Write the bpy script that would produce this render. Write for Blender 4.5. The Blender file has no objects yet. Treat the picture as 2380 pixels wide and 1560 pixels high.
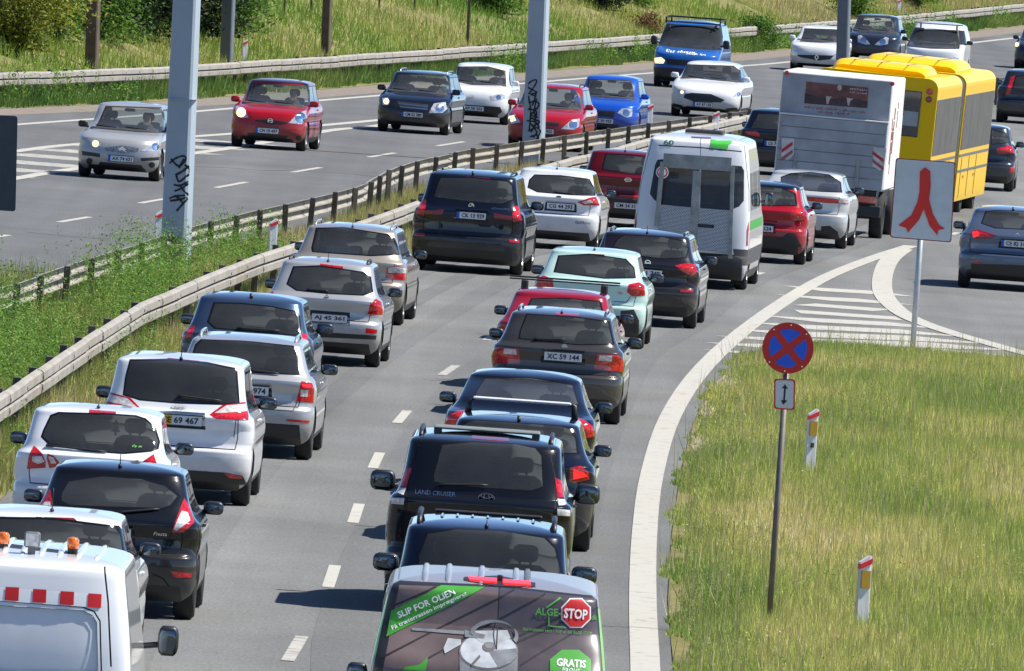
import bpy, math, random
import numpy as np
from mathutils import Vector, Matrix
random.seed(7); RNG=np.random.default_rng(11)
S=bpy.context.scene; COL=S.collection
rad=math.radians
# ---------------------------------------------------------------- camera (long telephoto from a bridge)
CAM_H=8.478; PITCH=rad(1.8664); ROLL=rad(4.0); FOC=39500.0   # FOC in units of a 2380 px wide picture
cam=bpy.data.cameras.new('camera'); camo=bpy.data.objects.new('camera',cam); COL.objects.link(camo)
cam.sensor_fit='HORIZONTAL'; cam.sensor_width=36.0; cam.lens=36.0*FOC/2380.0
cam.clip_start=1.0; cam.clip_end=6000.0
camo.matrix_world=Matrix.Translation((0,0,CAM_H))@Matrix.Rotation(math.pi/2-PITCH,4,'X')@Matrix.Rotation(ROLL,4,'Z')
S.camera=camo
# ---------------------------------------------------------------- sky and sun
SUN_AZ=rad(84); SUN_EL=rad(54)
W=bpy.data.worlds.new('World'); S.world=W; W.use_nodes=True
nt=W.node_tree; bg=nt.nodes['Background']; sk=nt.nodes.new('ShaderNodeTexSky')
sk.sky_type='NISHITA'; sk.sun_disc=False; sk.sun_elevation=SUN_EL; sk.sun_rotation=SUN_AZ
sk.altitude=0; sk.air_density=0.55; sk.dust_density=0.0; sk.ozone_density=5.0
nt.links.new(sk.outputs[0],bg.inputs[0]); bg.inputs[1].default_value=0.11
sl=bpy.data.lights.new('sun','SUN'); sl.energy=5.0; sl.angle=rad(0.5); sl.color=(1,0.955,0.88)
so=bpy.data.objects.new('sun',sl); COL.objects.link(so)
SV=Vector((math.sin(SUN_AZ)*math.cos(SUN_EL),math.cos(SUN_AZ)*math.cos(SUN_EL),math.sin(SUN_EL)))
so.rotation_euler=(-SV).to_track_quat('-Z','Y').to_euler(); so.location=(40,60,60)
S.view_settings.view_transform='Standard'; S.view_settings.look='None'
S.view_settings.gamma=1; S.view_settings.exposure=0.62; S.view_settings.use_curve_mapping=False
try:
    S.cycles.max_bounces=5; S.cycles.diffuse_bounces=2; S.cycles.glossy_bounces=3; S.cycles.transparent_max_bounces=8; S.cycles.caustics_reflective=False; S.cycles.caustics_refractive=False
except Exception: pass
# ---------------------------------------------------------------- picture point -> place on a level plane
_cr,_sr=math.cos(ROLL),math.sin(ROLL); _cp,_sp=math.cos(PITCH),math.sin(PITCH)
def ray(x,y):
    u=(x-1190)/FOC; v=-(y-780)/FOC
    u,v=u*_cr-v*_sr,u*_sr+v*_cr
    return (u,_cp+v*_sp,-_sp+v*_cp)
def G(x,y,z=0.0):
    d=ray(x,y); k=(z-CAM_H)/d[2]
    return (d[0]*k,d[1]*k,z)
def at_depth(x,y,Y):
    d=ray(x,y); k=Y/d[1]; return (d[0]*k,Y,CAM_H+d[2]*k)
# survey frames: enlarged views the measurements were read from (origin, scale)
FR={'D':(0,0,1),'A':(0,0,.3418),'B':(755.4,0,.3418),'C':(1566.5,0,.3418),'Q':(0,493.9,.3418),'E':(755.4,348.6,.3418),
    'F':(1566.5,493.9,.3418),'G':(0,1037.2,.3418),'H':(755.4,813.5,.3418),'I':(755.4,1037.2,.3418),'J':(1566.5,1037.2,.3418),
    'K':(0,929.7,.22348),'L':(871.6,610.1,.29297),'M':(1336.4,261.5,.29297),'N':(1743.2,87.2,.26758),'P':(2149.9,58.1,.40943)}
def fr(f,pts): ox,oy,k=FR[f]; return [(ox+x*k,oy+y*k) for x,y in pts]
# ---------------------------------------------------------------- materials
MATS={}
def _mat(name):
    m=bpy.data.materials.new(name); m.use_nodes=True; n=m.node_tree.nodes; return m,n,m.node_tree.links,n['Principled BSDF']
def plain(name,col,rough=.6,metal=0.,coat=0.,spec=.5,noise=.12,scale=6.,emit=None,es=0.,bump=0.):
    if name in MATS: return MATS[name]
    m,n,l,b=_mat(name); MATS[name]=m
    b.inputs['Roughness'].default_value=rough; b.inputs['Metallic'].default_value=metal
    b.inputs['Coat Weight'].default_value=coat; b.inputs['Coat Roughness'].default_value=.04
    b.inputs['Specular IOR Level'].default_value=spec
    tc=n.new('ShaderNodeTexCoord'); nz=n.new('ShaderNodeTexNoise'); nz.inputs['Scale'].default_value=scale; nz.inputs['Detail'].default_value=6
    l.new(tc.outputs['Object'],nz.inputs['Vector'])
    r=n.new('ShaderNodeValToRGB'); r.color_ramp.elements[0].position=.3; r.color_ramp.elements[1].position=.7
    a=1-noise; c=1+noise
    r.color_ramp.elements[0].color=(col[0]*a,col[1]*a,col[2]*a,1); r.color_ramp.elements[1].color=(min(1,col[0]*c),min(1,col[1]*c),min(1,col[2]*c),1)
    l.new(nz.outputs['Fac'],r.inputs['Fac']); l.new(r.outputs['Color'],b.inputs['Base Color'])
    if emit: b.inputs['Emission Color'].default_value=(*emit,1); b.inputs['Emission Strength'].default_value=es
    if bump:
        bp=n.new('ShaderNodeBump'); bp.inputs['Strength'].default_value=bump; bp.inputs['Distance'].default_value=.02
        l.new(nz.outputs['Fac'],bp.inputs['Height']); l.new(bp.outputs['Normal'],b.inputs['Normal'])
    return m
def paint(name,col,metal=.0,rough=.28,coat=1.0):
    """car paint: flake or solid base under clear coat, road film low on the body"""
    if name in MATS: return MATS[name]
    m,n,l,b=_mat(name); MATS[name]=m
    b.inputs['Metallic'].default_value=metal; b.inputs['Coat Weight'].default_value=coat; b.inputs['Coat Roughness'].default_value=.03; b.inputs['Specular IOR Level'].default_value=.08
    tc=n.new('ShaderNodeTexCoord'); sp=n.new('ShaderNodeSeparateXYZ'); l.new(tc.outputs['Object'],sp.inputs[0])
    nz=n.new('ShaderNodeTexNoise'); nz.inputs['Scale'].default_value=3.5; nz.inputs['Detail'].default_value=8; nz.inputs['Roughness'].default_value=.65
    l.new(tc.outputs['Object'],nz.inputs['Vector'])
    mr=n.new('ShaderNodeMapRange'); mr.inputs['From Min'].default_value=.75; mr.inputs['From Max'].default_value=.2
    l.new(sp.outputs['Z'],mr.inputs['Value'])
    mu=n.new('ShaderNodeMath'); mu.operation='MULTIPLY'; l.new(mr.outputs[0],mu.inputs[0]); l.new(nz.outputs['Fac'],mu.inputs[1])
    mx=n.new('ShaderNodeMixRGB'); mx.inputs[1].default_value=(*col,1); mx.inputs[2].default_value=(.16,.145,.12,1)
    l.new(mu.outputs[0],mx.inputs[0]); l.new(mx.outputs[0],b.inputs['Base Color'])
    mr2=n.new('ShaderNodeMapRange'); mr2.inputs['To Min'].default_value=rough; mr2.inputs['To Max'].default_value=.6
    l.new(mu.outputs[0],mr2.inputs['Value']); l.new(mr2.outputs[0],b.inputs['Roughness'])
    cw=n.new('ShaderNodeMath'); cw.operation='SUBTRACT'; cw.inputs[0].default_value=coat; l.new(mu.outputs[0],cw.inputs[1]); cw.use_clamp=True
    l.new(cw.outputs[0],b.inputs['Coat Weight'])
    return m
def glass(name,tint,rough=.015):
    if name in MATS: return MATS[name]
    m,n,l,b=_mat(name); MATS[name]=m; n.remove(b); o=n['Material Output']
    t=n.new('ShaderNodeBsdfTransparent'); t.inputs[0].default_value=(*tint,1)
    g=n.new('ShaderNodeBsdfGlossy'); g.inputs['Roughness'].default_value=rough; g.inputs[0].default_value=(1,1,1,1)
    f=n.new('ShaderNodeFresnel'); f.inputs[0].default_value=1.52
    x=n.new('ShaderNodeMixShader'); l.new(f.outputs[0],x.inputs[0]); df=n.new('ShaderNodeBsdfDiffuse'); df.inputs[0].default_value=(.55,.56,.55,1); y=n.new('ShaderNodeMixShader')
    tc=n.new('ShaderNodeTexCoord'); nz=n.new('ShaderNodeTexNoise'); nz.inputs['Scale'].default_value=2; nz.inputs['Detail'].default_value=4; l.new(tc.outputs['Object'],nz.inputs['Vector'])
    mr=n.new('ShaderNodeMapRange'); mr.inputs['From Min'].default_value=.3; mr.inputs['From Max'].default_value=.75; mr.inputs['To Min'].default_value=.045; mr.inputs['To Max'].default_value=.075; l.new(nz.outputs['Fac'],mr.inputs['Value'])
    l.new(mr.outputs[0],y.inputs[0]); l.new(t.outputs[0],y.inputs[1]); l.new(df.outputs[0],y.inputs[2])
    l.new(y.outputs[0],x.inputs[1]); l.new(g.outputs[0],x.inputs[2]); l.new(x.outputs[0],o.inputs[0])
    return m
def leafmat(name,trans=.35,rough=.6):
    if name in MATS: return MATS[name]
    m,n,l,b=_mat(name); MATS[name]=m; o=n['Material Output']
    a=n.new('ShaderNodeAttribute'); a.attribute_name='col'
    l.new(a.outputs['Color'],b.inputs['Base Color']); b.inputs['Roughness'].default_value=rough; b.inputs['Specular IOR Level'].default_value=.25
    t=n.new('ShaderNodeBsdfTranslucent'); l.new(a.outputs['Color'],t.inputs[0])
    x=n.new('ShaderNodeMixShader'); x.inputs[0].default_value=trans; l.new(b.outputs[0],x.inputs[1]); l.new(t.outputs[0],x.inputs[2]); l.new(x.outputs[0],o.inputs[0])
    return m
BLACKP=plain('black_plastic',(.018,.018,.02),.45); RUBBER=plain('tyre_rubber',(.022,.021,.02),.85,noise=.25,scale=30)
INTER=plain('dark_upholstery',(.055,.055,.058),.9); CHROME=plain('chrome',(.75,.76,.78),.12,metal=1,noise=.03)
ALLOY=plain('alloy_rim',(.42,.42,.43),.35,metal=.8,noise=.2); TRIM=plain('black_glass_border',(.008,.008,.009),.12,noise=.05); GAP=plain('panel_gap',(.012,.012,.012),.8)
REDL=plain('red_lens',(.48,.008,.012),.12,coat=1,noise=.6,scale=34); REDD=plain('dark_red_lens',(.20,.006,.01),.15,coat=1,noise=.2,scale=22)
REDI=plain('bright_red_lens',(.75,.02,.02),.1,coat=1,noise=.7,scale=60); WHITEL=plain('clear_lens',(.62,.60,.58),.14,coat=1,noise=.35,scale=26)
BRAKE=plain('lit_brake_lamp',(.6,.01,.01),.2,emit=(1,.02,.02),es=1.0); HEADON=plain('lit_headlamp',(.9,.85,.7),.1,emit=(1,.62,.24),es=1.3)
HEADL=plain('headlamp_lens',(.62,.63,.64),.10,metal=.35,coat=1,noise=.45,scale=17)
PLATEW=plain('plate_white',(.72,.73,.74),.5,noise=.05); PLATEB=plain('plate_blue',(.01,.09,.5),.5); PLATEY=plain('plate_yellow',(.75,.48,.02),.5)
INK=plain('black_print',(.015,.015,.018),.6); WHITEPRINT=plain('white_print',(.8,.8,.8),.5,noise=.05)
GL_D=glass('tinted_glass',(.60,.66,.65)); GL_V=glass('privacy_glass',(.10,.105,.11)); GL_L=glass('clear_glass',(.84,.90,.88))
# ---------------------------------------------------------------- object helpers
def link(o,parent=None):
    COL.objects.link(o)
    if parent is not None: o.parent=parent
    return o
def tag(o,label,cat,group=None):
    o['label']=label; o['category']=cat
    if group: o['group']=group
    return o
def mk(name,v,f,mat,parent=None,smooth=False,normals=None,mi=None,mats=None):
    me=bpy.data.meshes.new(name); me.from_pydata(v,[],f)
    for m in (mats or [mat]): me.materials.append(m)
    if mi is not None: me.polygons.foreach_set('material_index',mi)
    if smooth: me.polygons.foreach_set('use_smooth',[True]*len(me.polygons))
    me.update()
    if normals is not None: me.normals_split_custom_set_from_vertices(normals)
    return link(bpy.data.objects.new(name,me),parent)
def empty(name,loc,rz=0.0):
    o=bpy.data.objects.new(name,None); o.empty_display_size=.3; COL.objects.link(o); o.location=loc; o.rotation_euler=(0,0,rz); return o
class Acc:
    def __init__(s): s.v=[]; s.f=[]
    def add(s,v,f):
        n=len(s.v); s.v+= [tuple(q) for q in v]; s.f+=[tuple(i+n for i in q) for q in f]; return s
    def box(s,x0,x1,y0,y1,z0,z1,ch=0.0):
        if ch<=0:
            v=[(x,y,z) for x in (x0,x1) for y in (y0,y1) for z in (z0,z1)]
            f=[(0,1,3,2),(4,6,7,5),(0,4,5,1),(2,3,7,6),(0,2,6,4),(1,5,7,3)]; return s.add(v,f)
        c=ch; v=[]; ring=lambda a,z:[(x0+a+c,y0+a,z),(x1-a-c,y0+a,z),(x1-a,y0+a+c,z),(x1-a,y1-a-c,z),(x1-a-c,y1-a,z),(x0+a+c,y1-a,z),(x0+a,y1-a-c,z),(x0+a,y0+a+c,z)]
        v=ring(c,z0)+ring(0,z0+c)+ring(0,z1-c)+ring(c,z1); f=[tuple(range(7,-1,-1)),tuple(range(24,32))]
        for k in range(3):
            for i in range(8): j=(i+1)%8; f.append((k*8+i,k*8+j,k*8+8+j,k*8+8+i))
        return s.add(v,f)
    def sell(s,c,r,e=.5,nu=7,nv=12):
        sg=lambda a,p: math.copysign(abs(a)**p,a)
        v=[];f=[]
        for i in range(1,nu):
            a=-math.pi/2+math.pi*i/nu
            for j in range(nv):
                b=2*math.pi*j/nv
                v.append((c[0]+r[0]*sg(math.cos(a),e)*sg(math.cos(b),e),c[1]+r[1]*sg(math.cos(a),e)*sg(math.sin(b),e),c[2]+r[2]*sg(math.sin(a),e)))
        for i in range(nu-2):
            for j in range(nv): k=(j+1)%nv; f.append((i*nv+j,i*nv+k,(i+1)*nv+k,(i+1)*nv+j))
        f.append(tuple(range(nv-1,-1,-1))); f.append(tuple(range((nu-2)*nv,(nu-1)*nv)))
        return s.add(v,f)
    def tube(s,pts,r,n=8,cap=True):
        pts=[Vector(p) for p in pts]; R=r if isinstance(r,(list,tuple)) else [r]*len(pts); v=[];f=[]
        for i,p in enumerate(pts):
            t=(pts[min(i+1,len(pts)-1)]-pts[max(i-1,0)]).normalized()
            a=Vector((0,0,1)) if abs(t.z)<.9 else Vector((1,0,0)); b=t.cross(a).normalized(); c=b.cross(t)
            for j in range(n): an=2*math.pi*(j+.5)/n; v.append(tuple(p+(b*math.cos(an)+c*math.sin(an))*R[i]))
        for i in range(len(pts)-1):
            for j in range(n): k=(j+1)%n; f.append((i*n+j,i*n+k,(i+1)*n+k,(i+1)*n+j))
        if cap: f.append(tuple(range(n-1,-1,-1))); f.append(tuple(range((len(pts)-1)*n,len(pts)*n)))
        return s.add(v,f)
    def lathe(s,prof,axis='x',n=20,c=(0,0,0)):
        v=[];f=[]
        for a,r in prof:
            for j in range(n):
                an=2*math.pi*j/n
                p=(a,r*math.cos(an),r*math.sin(an)) if axis=='x' else ((r*math.cos(an),a,r*math.sin(an)) if axis=='y' else (r*math.cos(an),r*math.sin(an),a))
                v.append((p[0]+c[0],p[1]+c[1],p[2]+c[2]))
        for i in range(len(prof)-1):
            for j in range(n): k=(j+1)%n; f.append((i*n+j,i*n+k,(i+1)*n+k,(i+1)*n+j))
        f.append(tuple(range(n-1,-1,-1))); f.append(tuple(range((len(prof)-1)*n,len(prof)*n)))
        return s.add(v,f)
    def prism(s,poly,fn0,fn1):
        """extrude a 2d outline between two placements"""
        n=len(poly); v=[fn0(*p) for p in poly]+[fn1(*p) for p in poly]
        f=[tuple(range(n)),tuple(range(2*n-1,n-1,-1))]+[(i,i+n,(i+1)%n+n,(i+1)%n) for i in range(n)]
        return s.add(v,f)
    def mk(s,name,mat,parent=None,smooth=False): return mk(name,s.v,s.f,mat,parent,smooth)
_TX={}
def text2d(txt,w,h,bold=0.0,shear=0.0):
    """lettering as flat faces fitted to a w x h box about the origin; returns verts2d, faces"""
    k=(txt,bold)
    if txt[0]=='~' and k not in _TX:      # writing too blurred to read: word-like rows of strokes, lengths given after the tilde
        R_=random.Random(txt); v=[];f=[]; x=0.0
        for n in txt[1:].split(','):
            for _ in range(int(n)):
                h0=R_.choice((.0,.0,.0,-.25)); h1=R_.choice((.55,.6,.6,1.0)); wd=R_.uniform(.18,.34); s_=R_.uniform(-.1,.15)
                i=len(v); v+=[(x,h0),(x+wd,h0+R_.uniform(-.1,.1)),(x+wd+s_,h1),(x+s_,h1+R_.uniform(-.1,.1))]; f.append((i,i+1,i+2,i+3)); x+=wd+R_.uniform(.12,.25)
            x+=.55
        _TX[k]=(np.array(v),f)
    if k not in _TX:
        cu=bpy.data.curves.new('lettering','FONT'); cu.body=txt; cu.resolution_u=2; cu.offset=bold; cu.fill_mode='FRONT'
        ob=bpy.data.objects.new('lettering',cu); me=bpy.data.meshes.new_from_object(ob)
        v=np.array([q.co[:2] for q in me.vertices]) if len(me.vertices) else np.zeros((1,2)); f=[tuple(p.vertices) for p in me.polygons]
        bpy.data.objects.remove(ob); bpy.data.curves.remove(cu); bpy.data.meshes.remove(me); _TX[k]=(v,f)
    v,f=_TX[k]; lo=v.min(0); hi=v.max(0); sz=np.maximum(hi-lo,1e-6)
    q=(v-(lo+hi)/2)/sz*np.array([w,h]); q[:,0]+=q[:,1]*shear
    return q,f
def pchip(xs,ys):
    xs=np.array(xs,float); ys=np.array(ys,float); h=np.diff(xs); d=np.diff(ys)/h; m=np.zeros(len(xs)); m[0]=d[0]; m[-1]=d[-1]
    for i in range(1,len(xs)-1):
        if d[i-1]*d[i]>0: w1=2*h[i]+h[i-1]; w2=h[i]+2*h[i-1]; m[i]=(w1+w2)/(w1/d[i-1]+w2/d[i])
    xs,ys,h,m=xs.tolist(),ys.tolist(),h.tolist(),m.tolist()
    def fn(x):
        x=min(max(x,xs[0]),xs[-1]); i=0
        while i<len(xs)-2 and xs[i+1]<x: i+=1
        t=(x-xs[i])/h[i]
        return ((1+2*t)*(1-t)**2*ys[i]+t*(1-t)**2*h[i]*m[i]+t*t*(3-2*t)*ys[i+1]+t*t*(t-1)*h[i]*m[i+1])
    return fn
# ---------------------------------------------------------------- vehicle shells
def shape(kind,L,Wd,Hh,zb,zr,**k):
    """side profiles and plan widths by kind of vehicle, z measured from the road"""
    zb_=zb; r0=-L/2; f0=L/2
    hood=k.get('hood',1.0); ws=k.get('ws',.75); zh=k.get('zh',.70); zc=k.get('zc',zb+.0); ro=k.get('ro',.42); rw=k.get('rw',.375)
    if kind in('hatch','estate','suv'):
        rear=[(.18,.17),(.28,.06),(.40,.012),(.52,.0),(.605,.004),(.632,.012),(.648,.050),(.72,.082),(zb-.17,.088),(zb-.07,.058),(zb-.03,.062),(zb+.035,.135),(zb+.12,.19+(ro-.42)*.25),(zr-.03,ro-.02),(zr,ro)]
    elif kind=='sedan':
        rear=[(.18,.17),(.30,.05),(.42,.01),(.54,.0),(.625,.004),(.642,.045),(.74,.07),(.92,.04),(.99,.14),(1.04,.50),(zb+.14,.72),(zr,k.get('ro',1.35))]
    else:
        rear=[(.18,.12),(.30,.03),(.42,.0),(.54,.0),(.60,.035),(.9,.045),(1.2,.07),(zr-.25,k.get('ro',.17)-.02),(zr,k.get('ro',.17)+.05)]
    if kind in('hatch','estate','suv','sedan'):
        front=[(.18,.22),(.28,.06),(.45,.0),(.58,.015),(zh,.13),(zh*.45+zc*.55,hood*.42),(zc,hood),(zr,hood+ws)]
        wid=[(.18,.445),(.26,.478),(.42,.494),(.56,.495),(.66,.488),(.74,.498),(.80,.5),(zb-.06,.488),(zb-.015,.478),(zb+.015,.456),(zr,rw)]
        dr=[(.18,.40),(.6,.42),(zb,.36),(zr,.30)]; df=[(.18,.62),(.6,.68),(zc,.58),(zr,.30)]; nr,nf=3.6,3.0
    else:
        front=[(.18,.2),(.30,.05),(.48,.0),(.65,.03),(zh,.12),(zh*.4+zc*.6,hood*.45),(zc,hood),(zr,hood+ws)]
        wid=[(.18,.46),(.30,.485),(.6,.5),(.95,.5),(1.2,.49),(zr,rw)]
        dr=[(.18,.22),(1.0,.22),(zr,.22)]; df=[(.18,.6),(.8,.6),(zc,.5),(zr,.35)]; nr,nf=3.6,2.8
    sp=dict(L=L,W=Wd,H=Hh,zb=zb,zr=zr,zc=zc,rear=[(a,r0+b) for a,b in k.get('rear',rear)],front=[(a,f0-b) for a,b in k.get('front',front)],
            wid=[(a,b*Wd) for a,b in k.get('wid',wid)],dr=k.get('dr',dr),df=k.get('df',df),nr=k.get('nr',nr),nf=k.get('nf',nf),hood=hood,ws=ws,
            ra=k.get('ra',.62),fa=k.get('fa',.82),wr=k.get('wr',.31),kind=kind,rp=k.get('rp',2.2))
    return sp
NC,NS=10,16
class Car:
    def __init__(s,name,label,cat,sp,apex,h,yaw,facing,pmat,group=None,ya=0.0):
        s.sp=sp; s.face=facing; s.pmat=pmat
        P=G(apex[0],apex[1],h)
        s.rz=-yaw if facing>0 else math.pi-yaw
        c,n=math.cos(s.rz),math.sin(s.rz)
        s.o=(P[0]+n*ya,P[1]-c*ya,0.0)
        s.root=empty(name,s.o,s.rz); tag(s.root,label,cat,group)
        g=lambda key: pchip([a for a,b in sp[key]],[b for a,b in sp[key]])
        s.yr,s.yf,s.w,s.dr,s.df=g('rear'),g('front'),g('wid'),g('dr'),g('df')
        s.build()
    def rowpar(s,z):
        sp=s.sp; zr=sp['zr']
        if z<=zr: return s.yr(z),s.yf(z),s.w(z),s.dr(z),s.df(z)
        t=min((z-zr)/(sp['H']-zr),1.0); p=sp['rp']; u=max((1-t**p),0)**(1/p); u=max(u,.02)
        a,b,w,d,e=s.yr(zr),s.yf(zr),s.w(zr),s.dr(zr),s.df(zr); m=(a+b)/2
        return m+(a-m)*u,m+(b-m)*u,w*u,d*u,e*u
    def build(s):
        sp=s.sp; zr,H=sp['zr'],sp['H']; p=sp['rp']
        zs=sorted(set(list(np.linspace(.18,zr,33))+[z for z,_ in sp['rear'] if .18<z<zr]+[z-.006 for z,_ in sp['wid'] if .3<z<zr])); zs=[z for i,z in enumerate(zs) if i==0 or z-zs[i-1]>.006]; zs[-1]=zr
        for u in (.985,.95,.89,.8,.66,.46,.22,.03): zs.append(zr+(H-zr)*(1-u**p)**(1/p))
        rows=[]; nr,nf=sp['nr'],sp['nf']
        ph=[math.pi/2*i/NC for i in range(NC+1)]
        for z in zs:
            yr,yf,w,dr,df=s.rowpar(z)
            if yf-yr<dr+df+.05: q=(yf-yr-.05)/(dr+df); dr*=q; df*=q
            half=[(w*math.sin(a)**(2/nr),yr+dr*(1-math.cos(a)**(2/nr))) for a in ph]
            half+= [(w,yr+dr+(yf-df-yr-dr)*i/NS) for i in range(1,NS)]
            half+= [(w*math.sin(a)**(2/nf),yf-df*(1-math.cos(a)**(2/nf))) for a in reversed(ph)]
            full=half+[(-x,y) for x,y in reversed(half[1:-1])]
            rows.append([(x,y,z) for x,y in full])
        P=np.array(rows); du=np.roll(P,-1,1)-np.roll(P,1,1); dv=np.gradient(P,axis=0)
        N=np.cross(du,dv); N/=np.maximum(np.linalg.norm(N,axis=2,keepdims=True),1e-9)
        n=P.shape[1]; V=[[tuple(q) for q in r] for r in np.concatenate([P,N],2).tolist()]; s.polys=[]
        for i in range(P.shape[0]-1):
            for j in range(n):
                k=(j+1)%n
                s.polys.append([V[i][j],V[i][k],V[i+1][k],V[i+1][j]])
        s.polys.append([V[-1][j] for j in range(n)])
        s.box=s.boxes(s.polys); s.orig=(list(s.polys),s.box.copy())
    @staticmethod
    def boxes(ps):
        out=np.empty((len(ps),8))
        for i,po in enumerate(ps):
            X,Y,Z,NX,NY,_=zip(*po); k=len(po); out[i]=(min(X),min(Y),min(Z),max(X),max(Y),max(Z),sum(NX)/k,sum(NY)/k)
        return out
    def ysurf(s,x,z,rear=True):
        yr,yf,w,dr,df=s.rowpar(z); q=min(abs(x)/w,1.0)
        if rear: n=s.sp['nr']; return yr+dr*(1-max(1-q**n,0)**(1/n))
        n=s.sp['nf']; return yf-df*(1-max(1-q**n,0)**(1/n))
    def px(s,f,pts,rear=None):
        """place on the rear (or front) skin of the vehicle that shows at these picture points"""
        if rear is None: rear=s.face>0
        out=[]; c,n=math.cos(s.rz),math.sin(s.rz)
        for x,y in fr(f,pts):
            d=ray(x,y); ox,oy,oz=-s.o[0],-s.o[1],CAM_H
            lo=(c*ox+n*oy,-n*ox+c*oy,oz); ld=(c*d[0]+n*d[1],-n*d[0]+c*d[1],d[2])
            yp=(-s.sp['L']/2+.08) if rear else s.sp['L']/2-.08
            for it in range(6):
                k=(yp-lo[1])/ld[1]; lx=lo[0]+ld[0]*k; lz=lo[2]+ld[2]*k
                lz=min(max(lz,.19),s.sp['H']-.005); w=s.rowpar(lz)[2]; lx=min(max(lx,-w*.985),w*.985)
                yp=.5*yp+.5*s.ysurf(lx,lz,rear)
            out.append((lx,lz))
        return out
    def take(s,poly,view):
        """split the skin along a convex outline seen from one side; returns the pieces inside it"""
        P=[tuple(q) for q in poly]; n=len(P)
        ar=sum(P[i][0]*P[(i+1)%n][1]-P[(i+1)%n][0]*P[i][1] for i in range(n))
        if ar<0: P.reverse()
        ed=[]
        for i in range(n):
            (a,b),(c,d)=P[i],P[(i+1)%n]; l=math.hypot(c-a,d-b)
            if l>1e-5: ed.append((-(d-b)/l,(c-a)/l,((d-b)*a-(c-a)*b)/l))
        x0=min(q[0] for q in P);x1=max(q[0] for q in P);z0=min(q[1] for q in P);z1=max(q[1] for q in P)
        ax=0 if view in('rear','front') else 1
        B=s.box; m_=(B[:,5]>z0)&(B[:,2]<z1)&(B[:,3+ax]>x0)&(B[:,ax]<x1)
        if view=='rear': m_&=(B[:,7]<-.01)&((B[:,1]<0)|(B[:,7]<-.3))
        elif view=='front': m_&=B[:,7]>.01
        elif view=='right': m_&=B[:,6]>.12
        else: m_&=B[:,6]<-.12
        idx=np.nonzero(m_)[0]; new=[]; got=[]; drop=[]
        for ii in idx:
            po=s.polys[ii]
            cur=po
            outp=[]
            for a,b,c in ed:
                ds=[a*q[ax]+b*q[2]+c for q in cur]
                if min(ds)>=-1e-6: continue
                if max(ds)<=1e-6: outp=None; cur=None; break
                i_,o_=[],[]
                for i in range(len(cur)):
                    p,q=cur[i],cur[(i+1)%len(cur)]; dp,dq=ds[i],ds[(i+1)%len(cur)]
                    (i_ if dp>=0 else o_).append(p)
                    if (dp>=0)!=(dq>=0):
                        t=dp/(dp-dq); r=tuple(p[k]+(q[k]-p[k])*t for k in range(6)); i_.append(r); o_.append(r)
                if len(o_)>2: outp.append(o_)
                cur=i_
                if len(cur)<3: cur=None; break
            if outp is None: continue
            drop.append(ii); new+=outp
            if cur: got.append(cur)
        if drop:
            ds_=set(int(q) for q in drop); s.polys=[p for k_,p in enumerate(s.polys) if k_ not in ds_]+new
            s.box=np.delete(s.box,drop,0)
            if new: s.box=np.concatenate([s.box,s.boxes(new)])
        return got
    def patch(s,name,poly,mat,off=.006,parent=None,view=None):
        """thin film laid on the skin: any simple outline, follows the curvature"""
        from mathutils.geometry import tessellate_polygon
        view=view or ('rear' if s.face>0 else 'front'); sv=(s.polys,s.box); got=[]
        for t in tessellate_polygon([[Vector((x,z,0)) for x,z in poly]]):
            s.polys,s.box=list(s.orig[0]),s.orig[1]; got+=s.take([poly[i] for i in t],view)
        s.polys,s.box=sv
        return s.emit(name,got,mat,parent,off)
    def emit(s,name,polys,mat,parent=None,off=0.0,wall=0.0):
        if not polys: return None
        idx={};v=[];nn=[];f=[]
        for po in polys:
            fi=[]
            for q in po:
                k=(int(q[0]*5e3+5e4),int(q[1]*5e3+5e4),int(q[2]*5e3+5e4))
                if k not in idx:
                    idx[k]=len(v); v.append(tuple(q[i]+q[i+3]*off for i in range(3))); nn.append(q[3:6])
                if not fi or fi[-1]!=idx[k]: fi.append(idx[k])
            if len(fi)>1 and fi[0]==fi[-1]: fi.pop()
            if len(set(fi))>2: f.append(tuple(dict.fromkeys(fi)))
        if wall:
            cnt={}
            for q in f:
                for i in range(len(q)):
                    e=(q[i],q[(i+1)%len(q)]); cnt[e]=cnt.get(e,0)+1
            bd=[e for e in cnt if (e[1],e[0]) not in cnt]; mp={}
            for e in bd:
                for i in e:
                    if i not in mp: mp[i]=len(v); v.append(tuple(v[i][k]-nn[i][k]*wall for k in range(3))); nn.append(nn[i])
            for a,b in bd: f.append((b,a,mp[a],mp[b]))
        return mk(name,v,f,mat,parent or s.root,True,nn)
    def cut(s,name,mat,poly,view=None,mirror=False,off=0.0,wall=0.0,parent=None):
        view=view or ('rear' if s.face>0 else 'front'); o=None
        for sg in ((1,-1) if mirror else (1,)):
            g=s.take([(sg*x,z) for x,z in poly],view); o=s.emit(name,g,mat,parent,off,wall) or o
        return o
    def pcut(s,name,mat,f,pts,mirror=False,**k): return s.cut(name,mat,s.px(f,pts),mirror=mirror,**k)
    def wrap(s,name,v2,faces,mat,off=.006,parent=None,rear=None):
        if rear is None: rear=s.face>0
        sg=-1 if rear else 1
        v=[(x,s.ysurf(x,z,rear)+sg*off,z) for x,z in v2]
        return mk(name,v,faces,mat,parent or s.root)
    def letters(s,name,txt,c,w,h,mat,off=.008,parent=None,rot=0.0,bold=0.0,shear=0.0,rear=None):
        if rear is None: rear=s.face>0
        q,f=text2d(txt,w,h,bold,shear); cc,ss=math.cos(rot),math.sin(rot); m=1 if rear else -1
        return s.wrap(name,[(c[0]+m*(a*cc-b*ss),c[1]+a*ss+b*cc) for a,b in q],f,mat,off,parent,rear)
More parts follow.
